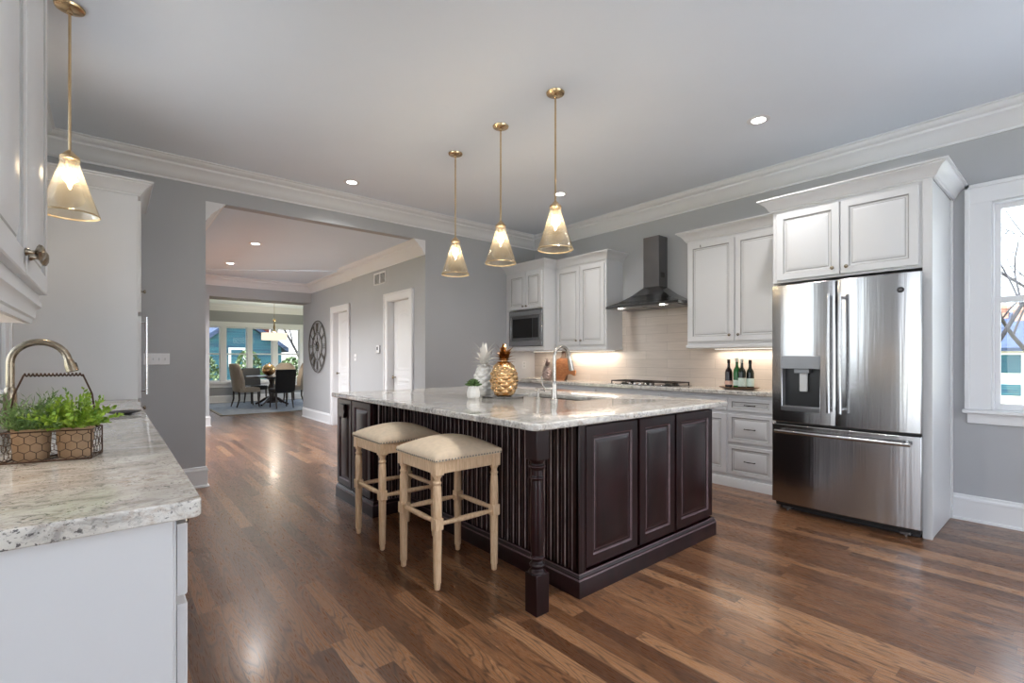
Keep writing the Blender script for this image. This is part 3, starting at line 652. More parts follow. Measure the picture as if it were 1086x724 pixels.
BB = [(0, 0), (.020, 0), (.020, .088), (.016, .095), (.016, .104), (.010, .112), (.008, .124), (0, .126)]
bm = NB(); sweep(bm, [(3.335, 1.80), (3.335, 1.728), (1.915, 1.728), (1.915, 3.655), (1.62, 3.655), (1.62, 4.43), (1.9, 4.43)], [(-a if False else a, b) for a, b in BB]); obj('base_moulding', bm, M_['espresso'], t)
bm = NB(); sweep(bm, [(3.335, 1.80), (3.335, 1.728), (1.915, 1.728), (1.915, 3.655), (1.62, 3.655), (1.62, 4.43), (1.9, 4.43)], [(.0155, .090), (.0212, .0905), (.0175, .098), (.0155, .098)]); sweep(bm, [(3.335, 1.80), (3.335, 1.728), (1.915, 1.728), (1.915, 3.655), (1.62, 3.655), (1.62, 4.43), (1.9, 4.43)], [(.0075, .117), (.0115, .118), (.0090, .1235), (.0075, .1235)]); obj('base_bead', bm, M_['edge_glint'], t)
def beadboard(name, p0, p1, nrm, z0, z1, pitch=.055):
    p0, p1, nv = Vector(p0), Vector(p1), Vector(nrm); L = (p1-p0).length; n = max(1, round(L/pitch)); d = (p1-p0)/n; bm = NB(); pts = []; mi = []
    for k in range(n):
        for f, o, g in ((0, .0, 0), (.10, .0, 0), (.14, .0095, 0), (.26, .0135, 1), (.45, .0145, 0), (.70, .0145, 0), (.84, .0130, 1), (.90, .0095, 0), (.94, .0, 0)): pts.append(p0+d*(k+f)+nv*o); mi.append(g)
    a = [bm.verts.new((p.x, p.y, z0)) for p in pts]; b = [bm.verts.new((p.x, p.y, z1)) for p in pts]
    for k in range(len(a)-1):
        if (pts[k+1]-pts[k]).length < 1e-6: continue
        bm.faces.new((a[k], a[k+1], b[k+1], b[k])).material_index = mi[k+1]
    q0 = [bm.verts.new((p.x-nv.x*.003, p.y-nv.y*.003, z)) for p, z in ((p0, z0), (p1, z0), (p1, z1), (p0, z1))]; bm.faces.new(q0)
    return bm
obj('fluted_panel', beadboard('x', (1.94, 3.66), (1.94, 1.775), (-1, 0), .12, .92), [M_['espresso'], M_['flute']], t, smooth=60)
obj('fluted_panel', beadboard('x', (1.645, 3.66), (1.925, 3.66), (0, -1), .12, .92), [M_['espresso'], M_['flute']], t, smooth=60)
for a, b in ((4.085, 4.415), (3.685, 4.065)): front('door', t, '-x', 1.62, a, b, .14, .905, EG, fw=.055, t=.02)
bm = NB(); prism(bm, [(0, 0), (.05, .0), (.055, .03), (.04, .055), (.055, .085), (.05, .12), (0, .12)], lambda u, v, d: (1.60-u*.5, d, .745+v), 4.19, 4.31); obj('carved_block', bm, M_['espresso'], t, .004)
def post(par, cx, cy):
    bm = NB(); h = .043; P = [(.043, .20), (.044, .205), (.036, .212), (.028, .222), (.038, .235), (.040, .242), (.030, .25), (.026, .26), (.034, .272), (.035, .28), (.029, .287), (.030, .30), (.036, .36), (.0375, .45), (.035, .56), (.031, .65), (.030, .665), (.037, .67), (.037, .678), (.031, .683), (.031, .715), (.037, .72), (.040, .728), (.040, .736), (.033, .742), (.034, .752), (.043, .765)]
    box(bm, cx-h, cx+h, cy-h, cy+h, .765, .92); box(bm, cx-h, cx+h, cy-h, cy+h, 0, .20); lathe(bm, [(.04, .19)]+P+[(.04, .775)], (cx, cy, 0), 28)
    p = obj('turned_post', bm, M_['espresso'], par, .003)
    for r, z in ((.0385, .2385), (.0355, .276), (.0375, .674), (.0405, .732)):
        bm = NB(); lathe(bm, [(r-.002, z-.003), (r+.0008, z), (r-.002, z+.003)], (cx, cy, 0), 28); obj('bead_ring', bm, M_['edge_glint'], p)
post(t, 1.643, 1.765)
t = thing('island_sink', 'undermount steel sink cut into the island granite', 'sink', (2.82, 2.8, .72)); sink_bowl(t, 2.655, 2.995, 2.395, 3.205, .9195, .19, M_['steel'])
def gooseneck(label, base, tip_dx, r, ztop, ztip, m, body_h=.12, direc=(1, 0), R=.013, lever=True):
    x, y, z = base; t = thing('kitchen_faucet', label, 'faucet', base); dx, dy = direc
    bm = NB(); lathe(bm, [(R*2.3, 0), (R*2.3, .006), (R*1.8, .012), (R*1.55, .03), (R*1.5, body_h*.8), (R*1.3, body_h), (R, body_h+.01)], base, 20); obj('body', bm, m, t)
    q = tip_dx/2; zc = ztop-q-R; pts = [(x, y, z+body_h)]+[(x, y, z+body_h+(zc-z-body_h)*k/4) for k in range(1, 5)]
    for k in range(1, 15): a = PI*k/16*1.08; pts.append((x+dx*(q-q*math.cos(a)), y+dy*(q-q*math.cos(a)), zc+q*math.sin(a)))
    e = Vector(pts[-1]); bm = NB(); tube(bm, pts, R, 14); obj('spout', bm, m, t)
    d = (Vector(pts[-1])-Vector(pts[-2])).normalized(); L = max(.03, (e.z-ztip)/abs(d.z)); bm = NB()
    tube(bm, [e, e+d*.01, e+d*L*.5, e+d*(L-.004), e+d*L], [R, R*1.15, R*1.45, R*1.6, R*1.35], 14); h = obj('spray_head', bm, m, t)
    bm = NB(); c = e+d*L*.45+Vector((dx, dy, 0))*R*1.3; tube(bm, [c-d*.012, c+d*.012], .006, 8); obj('spray_button', bm, M_['black'], h)
    if lever:
        bm = NB(); s = -1
        tube(bm, [(x, y, z+body_h*.6), (x-dx*.03, y+.03, z+body_h*.6), (x-dx*.05, y+.05, z+body_h*.62), (x-dx*.06, y+.07, z+body_h*.9), (x-dx*.055, y+.085, z+body_h*1.35)], [.009, .009, .008, .006, .005], 10); obj('lever', bm, m, t)
    return t
gooseneck('brushed nickel gooseneck faucet standing at the island sink', (2.60, 2.60, .957), .17, 0, 1.375, 1.175, M_['nickel'], .13, (.999, .04), .0135)
t = thing('soap_dispenser', 'short nickel soap dispenser left of the island faucet', 'soap dispenser', (2.60, 2.78, .957))
bm = NB(); lathe(bm, [(.019, 0), (.019, .005), (.011, .01), (.010, .05), (.012, .052), (.012, .062), (.006, .064)], (2.60, 2.78, .957), 16); obj('body', bm, M_['nickel'], t)
bm = NB(); tube(bm, [(2.595, 2.78, 1.018), (2.62, 2.78, 1.024), (2.66, 2.78, 1.018), (2.672, 2.78, 1.008)], [.006, .006, .005, .005], 8); obj('nozzle', bm, M_['nickel'], t)

# ------------------------------------------------------------------ stools
def stool(label, loc):
    t = thing('counter_stool', label, 'stool', loc, 0, None); hx = .197
    for sx in (-1, 1):
        for sy in (-1, 1):
            c = (sx*hx, sy*hx, 0); bm = NB()
            lathe(bm, [(.012, 0), (.0165, .006), (.0180, .03), (.0155, .034), (.0215, .04), (.0215, .05), (.0215, .055), (.0245, .30), (.0245, .338)], c, 18)
            lathe(bm, [(.0245, .392), (.0250, .42), (.0245, .50), (.0225, .565), (.018, .575), (.0235, .583), (.0235, .59), (.018, .597), (.0175, .61), (.0245, .622), (.0245, .632)], c, 18)
            box(bm, c[0]-.026, c[0]+.026, c[1]-.026, c[1]+.026, .332, .396); box(bm, c[0]-.028, c[0]+.028, c[1]-.028, c[1]+.028, .63, .712)
            obj('leg', bm, M_['oak'], t, .004, world=False)
    bm = NB()
    for s in (-1, 1): box(bm, -hx, hx, s*hx-.016+s*.006, s*hx+.016+s*.006, .638, .712); box(bm, s*hx-.016+s*.006, s*hx+.016+s*.006, -hx, hx, .638, .712)
    obj('apron', bm, M_['oak'], t, .003, world=False)
    for k, (a, b) in enumerate((((-hx, -hx), (hx, -hx)), ((-hx, hx), (hx, hx)), ((-hx, -hx), (-hx, hx)), ((hx, -hx), (hx, hx)))):
        bm = NB(); z = .360 if k < 2 else .370; A, B_ = Vector((*a, z)), Vector((*b, z)); tube(bm, [A+(B_-A)*f for f in (.05, .1, .3, .5, .7, .9, .95)], [.010, .0115, .015, .0165, .015, .0115, .010], 12); obj('stretcher', bm, M_['oak'], t, world=False)
    # cushion
    bm = NB(); n = 22; rows = []; H = .228
    def P(u, v):
        k = 1-.0*abs(u*v); e = (max(0, 1-abs(u)**5)*max(0, 1-abs(v)**5))**.55; dome = math.cos(u*PI/2)**.8*math.cos(v*PI/2)**.8 if abs(u) < 1 and abs(v) < 1 else 0
        return (u*H, v*H, .735+.022*e+.052*dome)
    g = [[bm.verts.new(P(-1+2*i/n, -1+2*j/n)) for j in range(n+1)] for i in range(n+1)]
    for i in range(n):
        for j in range(n): bm.faces.new((g[i][j], g[i+1][j], g[i+1][j+1], g[i][j+1]))
    per = [g[i][0] for i in range(n)]+[g[n][j] for j in range(n)]+[g[i][n] for i in range(n, 0, -1)]+[g[0][j] for j in range(n, 0, -1)]
    lo = [bm.verts.new((v.co.x, v.co.y, .706)) for v in per]; m2 = [bm.verts.new((v.co.x*1.012, v.co.y*1.012, .722)) for v in per]
    q = len(per)
    for k in range(q): bm.faces.new((per[k], per[(k+1)%q], m2[(k+1)%q], m2[k])); bm.faces.new((m2[k], m2[(k+1)%q], lo[(k+1)%q], lo[k]))
    bm.faces.new(lo); seat = obj('seat_cushion', bm, M_['linen'], t, world=False, smooth=70)
    bm = NB(); m = 22; hh = H+.0015
    for k in range(m+1):
        f = -hh+.008+(2*hh-.016)*k/m
        for x, y in ((f, -hh), (f, hh), (-hh, f), (hh, f)):
            bmesh.ops.create_icosphere(bm, subdivisions=1, radius=.0058, matrix=Matrix.Translation((x, y, .714)))
    obj('nailhead_trim', bm, M_['stud'], seat, world=False)
    return t
st = stool('beige cushioned counter stool nearest the turned island post', (1.572, 2.476, 0))
dup(st, (1.580, 3.187, 0), 'beige cushioned counter stool farther from the camera, beside the dark island end doors')
st['group'] = 'counter stools at the island'; [o for o in bpy.data.objects if o.name == 'counter_stool.001'][0]['group'] = 'counter stools at the island'

# ------------------------------------------------------------------ pendants
def pendant(label, x, y, first=None):
    t = thing('pendant_light', label, 'pendant light', (x, y, ZC), 0, 'glass cone pendant lights')
    bm = NB(); lathe(bm, [(.062, 0), (.066, -.004), (.062, -.014), (.05, -.02), (.014, -.026), (.012, -.04), (.006, -.044)], (0, 0, 0), 28); obj('canopy', bm, M_['brass'], t, world=False)
    bm = NB(); tube(bm, [(0, 0, -.04), (0, 0, -.79)], .0065, 10); obj('rod', bm, M_['brass'], t, world=False)
    bm = NB(); lathe(bm, [(.006, -.775), (.014, -.782), (.030, -.80), (.042, -.812), (.043, -.826), (.030, -.83), (.018, -.835), (.018, -.88), (.012, -.885)], (0, 0, 0), 24); obj('socket_cap', bm, M_['brass'], t, world=False)
    bm = NB(); prof = [(.040, -.818), (.044, -.826), (.040, -.838), (.044, -.86), (.062, -.92), (.084, -.99), (.108, -1.06), (.127, -1.118), (.129, -1.124), (.126, -1.122), (.106, -1.056), (.082, -.988), (.060, -.918), (.041, -.86)]
    seg = 40; rings = []
    for r, h in prof: rings.append([bm.verts.new((r*math.cos(2*PI*k/seg), r*math.sin(2*PI*k/seg), h)) for k in range(seg)])
    for a, b in zip(rings, rings[1:]):
        for k in range(seg): bm.faces.new((a[k], a[(k+1)%seg], b[(k+1)%seg], b[k]))
    gl = obj('glass_shade', bm, M_['amber'], t, world=False, smooth=60)
    bm = NB(); lathe(bm, [(.1245, -1.117), (.1275, -1.119), (.1285, -1.1235), (.1265, -1.126), (.1245, -1.122), (.1245, -1.117)], (0, 0, 0), 40); obj('glass_rim', bm, M_['rim'], gl, world=False)
    bm = NB(); lathe(bm, [(.008, -.885), (.013, -.90), (.017, -.925), (.016, -.95), (.010, -.975), (.002, -.985)], (0, 0, 0), 14); obj('bulb', bm, M_['bulbglass'], t, world=False)
    bm = NB(); lathe(bm, [(.003, -.905), (.006, -.915), (.006, -.955), (.003, -.962)], (0, 0, 0), 8); obj('filament', bm, M_['bulb'], t, world=False)
    return t
M_['rim'] = plain('bevelled_amber_rim', rgb(196, 172, 132), .15, .3, .1, 20)
M_['bulbglass'] = thin_glass('clear_bulb_glass', (1, .95, .86, 1), .2)
pn = pendant('nearest and right-most of the three island pendants, amber glass cone', 2.438, 2.427)
pl = [pn, dup(pn, (2.446, 3.064, ZC), 'middle of the three island pendants, amber glass cone'),
      dup(pn, (2.451, 3.742, ZC), 'farthest and left-most of the three island pendants, amber glass cone'),
      dup(pn, (-.168, 3.52, ZC), 'amber glass cone pendant over the left counter by the wall cabinet')]
for p in pl: lamp('POINT', (p.location.x, p.location.y, ZC-.93), PEND_W, (1, .88, .72), None, .03)

# ------------------------------------------------------------------ recessed lights
def can(label, x, y, z, e=CAN_W):
    t = thing('recessed_light', label, 'ceiling light', (x, y, z), 0, 'round recessed ceiling lights')
    bm = NB(); lathe(bm, [(.052, -.006), (.075, -.004), (.085, -.001), (.085, 0), (.052, 0), (.052, -.006)], (x, y, z), 28); obj('trim_ring', bm, M_['trim'], t)
    bm = NB(); lathe(bm, [(.0, -.003), (.052, -.003), (.052, -.001)], (x, y, z), 24); obj('lens', bm, M_['can'], t)
    lamp('AREA', (x, y, z-.012), e, (1, .98, .95), None, .10)
can('recessed ceiling light right of the pendants, above the island end', 3.958, 1.666, ZC)
can('recessed ceiling light just behind the nearest island pendant rod', 3.981, 3.888, ZC)
can('recessed ceiling light by the crown above the hall opening', 1.994, 5.07, ZC)
can('nearer of the two recessed lights in the hall ceiling', 1.516, 7.251, HC, 56)
can('farther of the two recessed lights in the hall ceiling', 1.508, 9.012, HC-.0, 62)
can('added unseen ceiling light above the frame, between camera and island', 2.0, 1.30, ZC, 28)  # extra can, added to light the island area

# ------------------------------------------------------------------ left run
t = thing('sink_base_cabinets', 'white base cabinets with plain end panel under the near granite counter', 'cabinet', (-.2, 3, 0))
bm = NB(); box(bm, XL+.001, .112, 1.293, 4.72, .1, .918); box(bm, XL+.001, .05, 1.33, 4.72, 0, .1); obj('body', bm, M_['cab'], t, .002)
bm = NB(); box(bm, XL+.001, .106, 1.283, 1.295, .0, .918); obj('end_panel', bm, M_['cab'], t, .003)
yy = 1.30
for w_ in (.62, .62, .9, .62, .62):
    d = front('drawer', t, '+x', .114, yy, yy+w_-.012, .74, .90, fw=.035); knob(d, (.134, yy+w_/2, .82), '+x')
    d = front('door', t, '+x', .114, yy, yy+w_-.012, .12, .72); knob(d, (.134, yy+w_-.06, .66), '+x'); yy += w_+.008
bm = NB(); prism(bm, rounded(XL+.001, .158, 1.262, 4.719, .022, 4), lambda u, v, d: (u, v, d), .918, .957)
top = obj('sink_countertop', bm, M_['granite']); cut(top, -.33, -.03, 3.12, 3.88, .8, 1.1)
md = top.modifiers.new('edge', 'BEVEL'); md.width = .010; md.segments = 3; md.limit_method = 'ANGLE'; md.angle_limit = math.radians(50)
tag(top, 'veined white granite countertop in the near left foreground', 'countertop')
t = thing('counter_sink', 'undermount sink in the left counter behind the herb basket', 'sink', (-.18, 3.5, .72))
for o in [o for o in bpy.data.objects if o.name.startswith('body') and o.parent and o.parent.name == 'sink_base_cabinets']: cut(o, 0-.36+.2-.2, .02+0, 3.08, 3.92, .66, 1.1)
sink_bowl(t, -.335, -.025, 3.115, 3.885, .9175, .2, M_['steel'])
gooseneck('bronze gooseneck faucet beside the herb basket on the left counter', (-.385, 3.46, .957), .215, 0, 1.372, 1.20, M_['bronze'], .16, (1, 0), .017)
bm = NB(); box(bm, XL, XL+.008, 1.25, 2.60, .957, 1.42); box(bm, XL, XL+.008, 4.452, 4.72, .957, 1.9); box(bm, XL, XL+.008, 2.60, 4.452, .957, .968); struct('wall_left_tile', bm, M_['tile'])
# left wall cabinet (near)
t = thing('near_wall_cabinet', 'white two-door wall cabinet cropped at the upper left, over the near counter', 'cabinet', (-.34, 1.75, 1.45))
yb_ = 2.215
bm = NB(); box(bm, XL+.001, -.18, 1.26, yb_, 1.455, 2.53); obj('body', bm, M_['cab'], t, .002)
for a, b, k in ((1.262, 1.688, 1.655), (1.696, yb_-.006, 1.735)):
    d = front('door', t, '+x', -.18, a, b, 1.478, 2.505, fw=.062)
    bm = NB(); lathe(bm, [(.006, 0), (.010, .002), (.008, .006), (.005, .012), (.005, .018), (.013, .022), (.018, .026), (.017, .032), (.009, .037), (.001, .038)], (-.16, k, 1.53), 18, 'X', rfun=lambda r, h, a: r*(1+.22*abs(math.cos(a*3))) if h > .02 else r)
    obj('knob', bm, M_['bronze'], d)
bm = NB(); sweep(bm, [(XL+.01, yb_), (-.18, yb_), (-.18, 1.26), (XL+.01, 1.26)], [(a*.85, b) for a, b in CCROWN], 2.53); obj('crown_moulding', bm, M_['cab'], t)
bm = NB(); sweep(bm, [(XL+.01, yb_), (-.18, yb_), (-.18, 1.26), (XL+.01, 1.26)], [(-.03, -.072), (-.016, -.072), (-.014, -.058), (-.008, -.054), (-.006, -.03), (0, -.022), (.006, -.018), (.006, -.004), (0, 0), (-.03, 0)], 1.455); obj('light_rail', bm, M_['cab'], t)
underlight('slim light strip under the near left wall cabinet', -.40, 1.4, 2.15, 1.453, UNDER_W*.5)
# tall cabinet
t = thing('tall_cabinet', 'tall white cabinet with plain side standing at the end of the left counter', 'cabinet', (-.17, 5.16, 0))
bm = NB(); box(bm, XL+.001, .165, 4.722, YB-.001, 0, 2.53); obj('body', bm, M_['cab'], t, .002)
for z0, z1 in ((.12, .93), (.96, 1.60), (1.63, 2.50)):
    d = front('door', t, '+x', .165, 4.74, 5.57, z0, z1)
    if z0 == .96:
        bm = NB(); tube(bm, [(.222, 4.80, .985), (.222, 4.80, 1.60)], .009, 12)
        for zz in (1.015, 1.555): tube(bm, [(.18, 4.80, zz), (.222, 4.80, zz)], .007, 10)
        obj('bar_handle', bm, M_['chrome'], d)
    else: knob(d, (.185, 4.80, 1.80 if z0 > 1 else .88), '+x')
bm = NB(); sweep(bm, [(XL+.01, 4.722), (.165, 4.722), (.165, YB-.002)][::1], [(-a, b) for a, b in CCROWN], 2.53); obj('crown_moulding', bm, M_['cab'], t)
# switches, outlet
def plate(name, label, cat, bm_plate, bm_keys, loc, mk=None):
    t = thing(name, label, cat, loc); obj('cover_plate', bm_plate, M_['trim'], t, .002); obj('toggles', bm_keys, mk or M_['chrome2'], t, .001)
bm = NB(); box(bm, .235, .435, YB-.007, YB-.0005, 1.212, 1.318); b2 = NB()
for k in range(4): box(b2, .258+.046*k, .266+.046*k, YB-.018, YB-.007, 1.254, 1.276)
plate('light_switch', 'four-toggle white switch plate on the grey wall left of the opening', 'light switch', bm, b2, (.335, YB, 1.212))
bm = NB(); box(bm, 4.895, 4.968, YB-.019, YB-.0125, 1.115, 1.225); b2 = NB()
for z in (1.135, 1.18): box(b2, 4.912, 4.95, YB-.021, YB-.019, z, z+.028)
plate('power_outlet', 'white outlet plate beneath the microwave cabinet', 'outlet', bm, b2, (4.93, YB-.012, 1.115))
bm = NB(); box(bm, 3.193, 3.2-.0005, 7.93, 8.01, 1.23, 1.345); b2 = NB(); box(b2, 3.184, 3.193, 7.96, 7.98, 1.275, 1.30)
plate('light_switch', 'small white switch plate left of the thermostat in the hall', 'light switch', bm, b2, (3.2, 7.97, 1.23))
t = thing('thermostat', 'small white thermostat beside the first hall door', 'thermostat', (3.2, 7.036, 1.36))
bm = NB(); box(bm, 3.172, 3.1995, 6.985, 7.09, 1.355, 1.475); obj('case', bm, M_['trim'], t, .008); bm = NB(); box(bm, 3.169, 3.173, 7.015, 7.06, 1.40, 1.45); obj('display', bm, M_['dkgrey'], t)
t = thing('air_vent', 'square white air return grille high on the hall wall', 'vent', (3.2, 7.0, 2.42))
bm = NB(); y0, y1, z0, z1 = 6.787, 7.209, 2.415, 2.605
for a in ((y0, y1, z0, z0+.022), (y0, y1, z1-.022, z1), (y0, y0+.024, z0, z1), (y1-.024, y1, z0, z1), (6.985, 7.01, z0, z1)): box(bm, 3.19, 3.1995, *a)
obj('frame', bm, M_['trim'], t, .002); bm = NB()
for k in range(9):
    z = z0+.028+k*.0165
    prism(bm, [(0, 0), (.008, .008), (.008, .011), (0, .003)], lambda u, v, d: (3.1905+u, d, z+v), y0+.02, y1-.02)
obj('louvres', bm, M_['trim'], t); bm = NB(); box(bm, 3.1985, 3.1998, y0+.02, y1-.02, z0+.02, z1-.02); obj('duct_back', bm, M_['dkgrey'], t)

# ------------------------------------------------------------------ hall doors
def hall_door(n, x, ya, yb, zt, depth=.085):
    D = thing('door_%d' % n, 'x', 'x', (x, (ya+yb)/2, 0)); del D['label']; del D['category']; D['kind'] = 'structure'
    bm = NB(); c = .105
    box(bm, x-.02, x, ya-c, ya, 0, zt+c); box(bm, x-.02, x, yb, yb+c, 0, zt+c); box(bm, x-.02, x, ya, yb, zt, zt+c)
    box(bm, x-.032, x, ya-c-.004, ya-c+.02, 0, zt+c+.004); box(bm, x-.032, x, yb+c-.02, yb+c+.004, 0, zt+c+.004); box(bm, x-.032, x, ya-c, yb+c, zt+c-.02, zt+c+.004)
    obj('casing', bm, M_['trim'], D, .003)
    bm = NB(); box(bm, x-.005, x+.14, ya, ya+.008, 0, zt); box(bm, x-.005, x+.14, yb-.008, yb, 0, zt); box(bm, x-.005, x+.14, ya, yb, zt-.008, zt); obj('jamb', bm, M_['trim'], D)
    xd = x+depth; bm = NB(); box(bm, xd+.001, xd+.04, ya+.009, yb-.009, .006, zt-.009); sl = obj('door_slab', bm, M_['trim'], D, .002)
    # applied panels with arched top
    bm = NB(); a, b = ya+.12, yb-.12
    def framep(z0, z1, arch):
        def outline(i):
            pts = [(a+i, z0+i), (b-i, z0+i), (b-i, z1-i-(arch if arch else 0))]
            if arch:
                m = 10
                for k in range(1, m): f = k/m; yy = b-i-(b-a-2*i)*f; pts.append((yy, z1-i-arch+arch*math.sin(PI*f)))
            pts.append((a+i, z1-i-(arch if arch else 0))); return pts
        R = [(0, 0), (.012, -.009), (.03, -.009), (.045, -.002), (.06, .004)]; rr = [[bm.verts.new((xd-.001-.0+(-d_), yy, zz)) for yy, zz in outline(i)] for i, d_ in R]
        rr = []
        for i, d_ in R: rr.append([bm.verts.new((xd-.004-d_*1.0, yy, zz)) for yy, zz in outline(i)])
        for p, q in zip(rr, rr[1:]):
            for k in range(len(p)): bm.faces.new((p[k], p[(k+1)%len(p)], q[(k+1)%len(p)], q[k]))
        bm.faces.new(rr[-1])
        bb = [bm.verts.new((xd+.003, yy, zz)) for yy, zz in outline(0)]
        for k in range(len(bb)): bm.faces.new((bb[k], bb[(k+1)%len(bb)], rr[0][(k+1)%len(bb)], rr[0][k]))
    framep(1.10, zt-.16, .06); framep(.88, 1.02, 0); framep(.14, .80, 0)
    loose = [v for v in bm.verts if not v.link_faces]; bmesh.ops.delete(bm, geom=loose, context='VERTS')
    obj('raised_panels', bm, M_['trim'], sl)
    kn = knob(sl, (xd+.001, yb-.07, .99), '-x', M_['bronze'], 1.7, 'door_knob')
hall_door(1, 3.2, 6.035, 6.715, 2.13); hall_door(2, 3.26, 8.46, 9.18, 2.14)

M_['clock'] = plain('aged_grey_metal', rgb(104, 100, 94), .45, .5, .15, 20)
# ------------------------------------------------------------------ wall clock
t = thing('wall_clock', 'large open-frame round metal clock on the hall wall', 'clock', (3.255, 10.06, .98)); cy, cz, R = 10.06, 1.515, .52
bm = NB()
def ringt(r, w_, x=3.235): tube(bm, [(x, cy+r*math.cos(2*PI*k/48), cz+r*math.sin(2*PI*k/48)) for k in range(49)], w_, 8)
ringt(R, .010); ringt(R*.93, .004); ringt(R*.55, .008); ringt(R*.50, .005); ringt(R*.17, .012); obj('frame', bm, M_['clock'], t)
bm = NB(); NUM = ['III', 'II', 'I', 'XII', 'XI', 'X', 'IX', 'VIII', 'VII', 'VI', 'V', 'IV']
for k, s in enumerate(NUM):
    a = 2*PI*k/12; er = Vector((0, -math.cos(a), math.sin(a))); et = Vector((0, -math.sin(a), -math.cos(a))); c0 = Vector((3.235, cy, cz))
    off = -.5*(len(s)-1)*.035
    for i, chh in enumerate(s):
        o_ = et*(off+i*.035)
        r0, r1 = R*.58, R*.90
        if chh == 'I': tube(bm, [c0+er*r0+o_, c0+er*r1+o_], .008, 6)
        elif chh == 'V': tube(bm, [c0+er*r0+o_, c0+er*r1+o_-et*.016], .007, 6); tube(bm, [c0+er*r0+o_, c0+er*r1+o_+et*.016], .007, 6)
        else: tube(bm, [c0+er*r0+o_-et*.016, c0+er*r1+o_+et*.016], .007, 6); tube(bm, [c0+er*r0+o_+et*.016, c0+er*r1+o_-et*.016], .007, 6)
obj('numerals', bm, M_['clock'], t); bm = NB()
for k in range(8):
    a = 2*PI*k/8; tube(bm, [(3.235, cy+R*.17*math.cos(a), cz+R*.17*math.sin(a)), (3.235, cy+R*.5*math.cos(a), cz+R*.5*math.sin(a))], .005, 6)
obj('spokes', bm, M_['clock'], t); bm = NB(); lathe(bm, [(.05, 0), (.05, -.015), (.02, -.03)], (3.235, cy, cz), 20, 'X'); obj('hub', bm, M_['chrome'], t)
bm = NB(); tube(bm, [(3.215, cy, cz), (3.215, cy-.10, cz+.18)], [.010, .003], 6); tube(bm, [(3.215, cy, cz), (3.215, cy+.2, cz+.1)], [.008, .002], 6); obj('hands', bm, M_['black'], t)
bm = NB(); tube(bm, [(3.235, cy, cz+R), (3.259, cy, cz+R)], .006, 6); tube(bm, [(3.235, cy, cz-R), (3.259, cy, cz-R)], .006, 6); obj('wall_bracket', bm, M_['clock'], t)

# ------------------------------------------------------------------ things on the island
def pineapple(label, loc, r, h, crown_h, m, leafm=None, leaf=.035, tilt=0):
    t = thing('pineapple_ornament', label, 'ornament', loc); bm = NB(); nu, nv = 120, 80; rows = []
    for j in range(nv+1):
        f = j/nv; z = h*f; base = r*(math.sin(PI*min(1, max(0, .10+.85*f)))**.36)
        if f < .04: base *= .9+.1*f/.04
        row = []
        for i in range(nu):
            a = 2*PI*i/nu; p = a*12/(2*PI)/1; q = f*9
            b = abs(math.sin((p+q)*PI/2*1))*abs(math.sin((p-q)*PI/2*1)); rr = base*(1+.17*b*math.sin(PI*min(1, f*1.02+.0))**.3)
            row.append(bm.verts.new((rr*math.cos(a), rr*math.sin(a), z)))
        rows.append(row)
    for a, b in zip(rows, rows[1:]):
        for k in range(nu): bm.faces.new((a[k], a[(k+1)%nu], b[(k+1)%nu], b[k]))
    bm.faces.new(rows[0][::-1]); bm.faces.new(rows[-1]); obj('body', bm, m, t, world=False, smooth=25)
    bm = NB(); tube(bm, [(0, 0, h-.01), (0, 0, h+crown_h*.5)], [r*.34, r*.2], 12)
    for lv in range(6):
        nl = 9-lv; el = math.radians(14+lv*12); L = crown_h*(.56+.07*lv)
        for k in range(nl):
            a = 2*PI*(k+.5*(lv % 2))/nl; out = Vector((math.cos(a), math.sin(a), 0)); side = Vector((-math.sin(a), math.cos(a), 0)); P0 = Vector((0, 0, h+.002+lv*crown_h*.09))+out*r*.24*(1-lv*.1)
            prev = None
            for s in range(5):
                f = s/4; e = el-f*.30; c = P0+out*(L*f*math.cos(e))+Vector((0, 0, L*f*math.sin(e))); wd = leaf*.5*(1-f**1.6)+.0008; th = .004*(1-f)+.0006; nrm = (out*math.sin(e)*-1+Vector((0, 0, math.cos(e)))).normalized()
                ring = [bm.verts.new(c+side*wd), bm.verts.new(c-nrm*th), bm.verts.new(c-side*wd), bm.verts.new(c+nrm*th*.3)]
                if prev:
                    for q in range(4): bm.faces.new((prev[q], prev[(q+1)%4], ring[(q+1)%4], ring[q]))
                prev = ring
            bm.faces.new(prev)
    obj('leaf_crown', bm, leafm or m, t, world=False, smooth=50); return t
TZ = .957
t = thing('tray', 'low silver tray under the two pineapple ornaments on the island', 'tray', (2.46, 3.05, TZ)); bm = NB()
lathe(bm, [(.165, 0), (.175, .006), (.180, .012), (.176, .012), (.168, .007), (.01, .006)], (2.46, 3.05, TZ), 36); obj('dish', bm, M_['chrome'], t)
pineapple('large shiny gold pineapple ornament on the island tray', (2.47, 3.05, TZ+.0085), .104, .275, .125, M_['gold'], None, .05)
pineapple('white ceramic pineapple ornament standing behind the gold pineapple', (2.475, 3.325, TZ+.0005), .085, .25, .165, M_['whitegl'], None, .05)
SX, SY = 2.20, 3.10
t = thing('potted_succulent', 'small green succulent in a white faceted pot on the island', 'plant', (SX, SY, TZ)); bm = NB()
lathe(bm, [(.042, 0), (.052, .014), (.053, .045), (.038, .098), (.033, .098), (.044, .045)], (SX, SY, TZ), 7); obj('pot', bm, M_['whitegl'], t, .001, smooth=10)
bm = NB()
for lv in range(5):
    for k in range(10-lv):
        a = 2*PI*(k+.5*lv)/(10-lv); L = .072-.009*lv; e = math.radians(14+16*lv); o_ = Vector((math.cos(a)*math.cos(e), math.sin(a)*math.cos(e), math.sin(e))); P0 = Vector((SX, SY, TZ+.094+.006*lv)); tube(bm, [P0, P0+o_*L*.5, P0+o_*L*.85, P0+o_*L], [.004, .010, .007, .001], 6)
obj('rosette', bm, M_['green'], t)
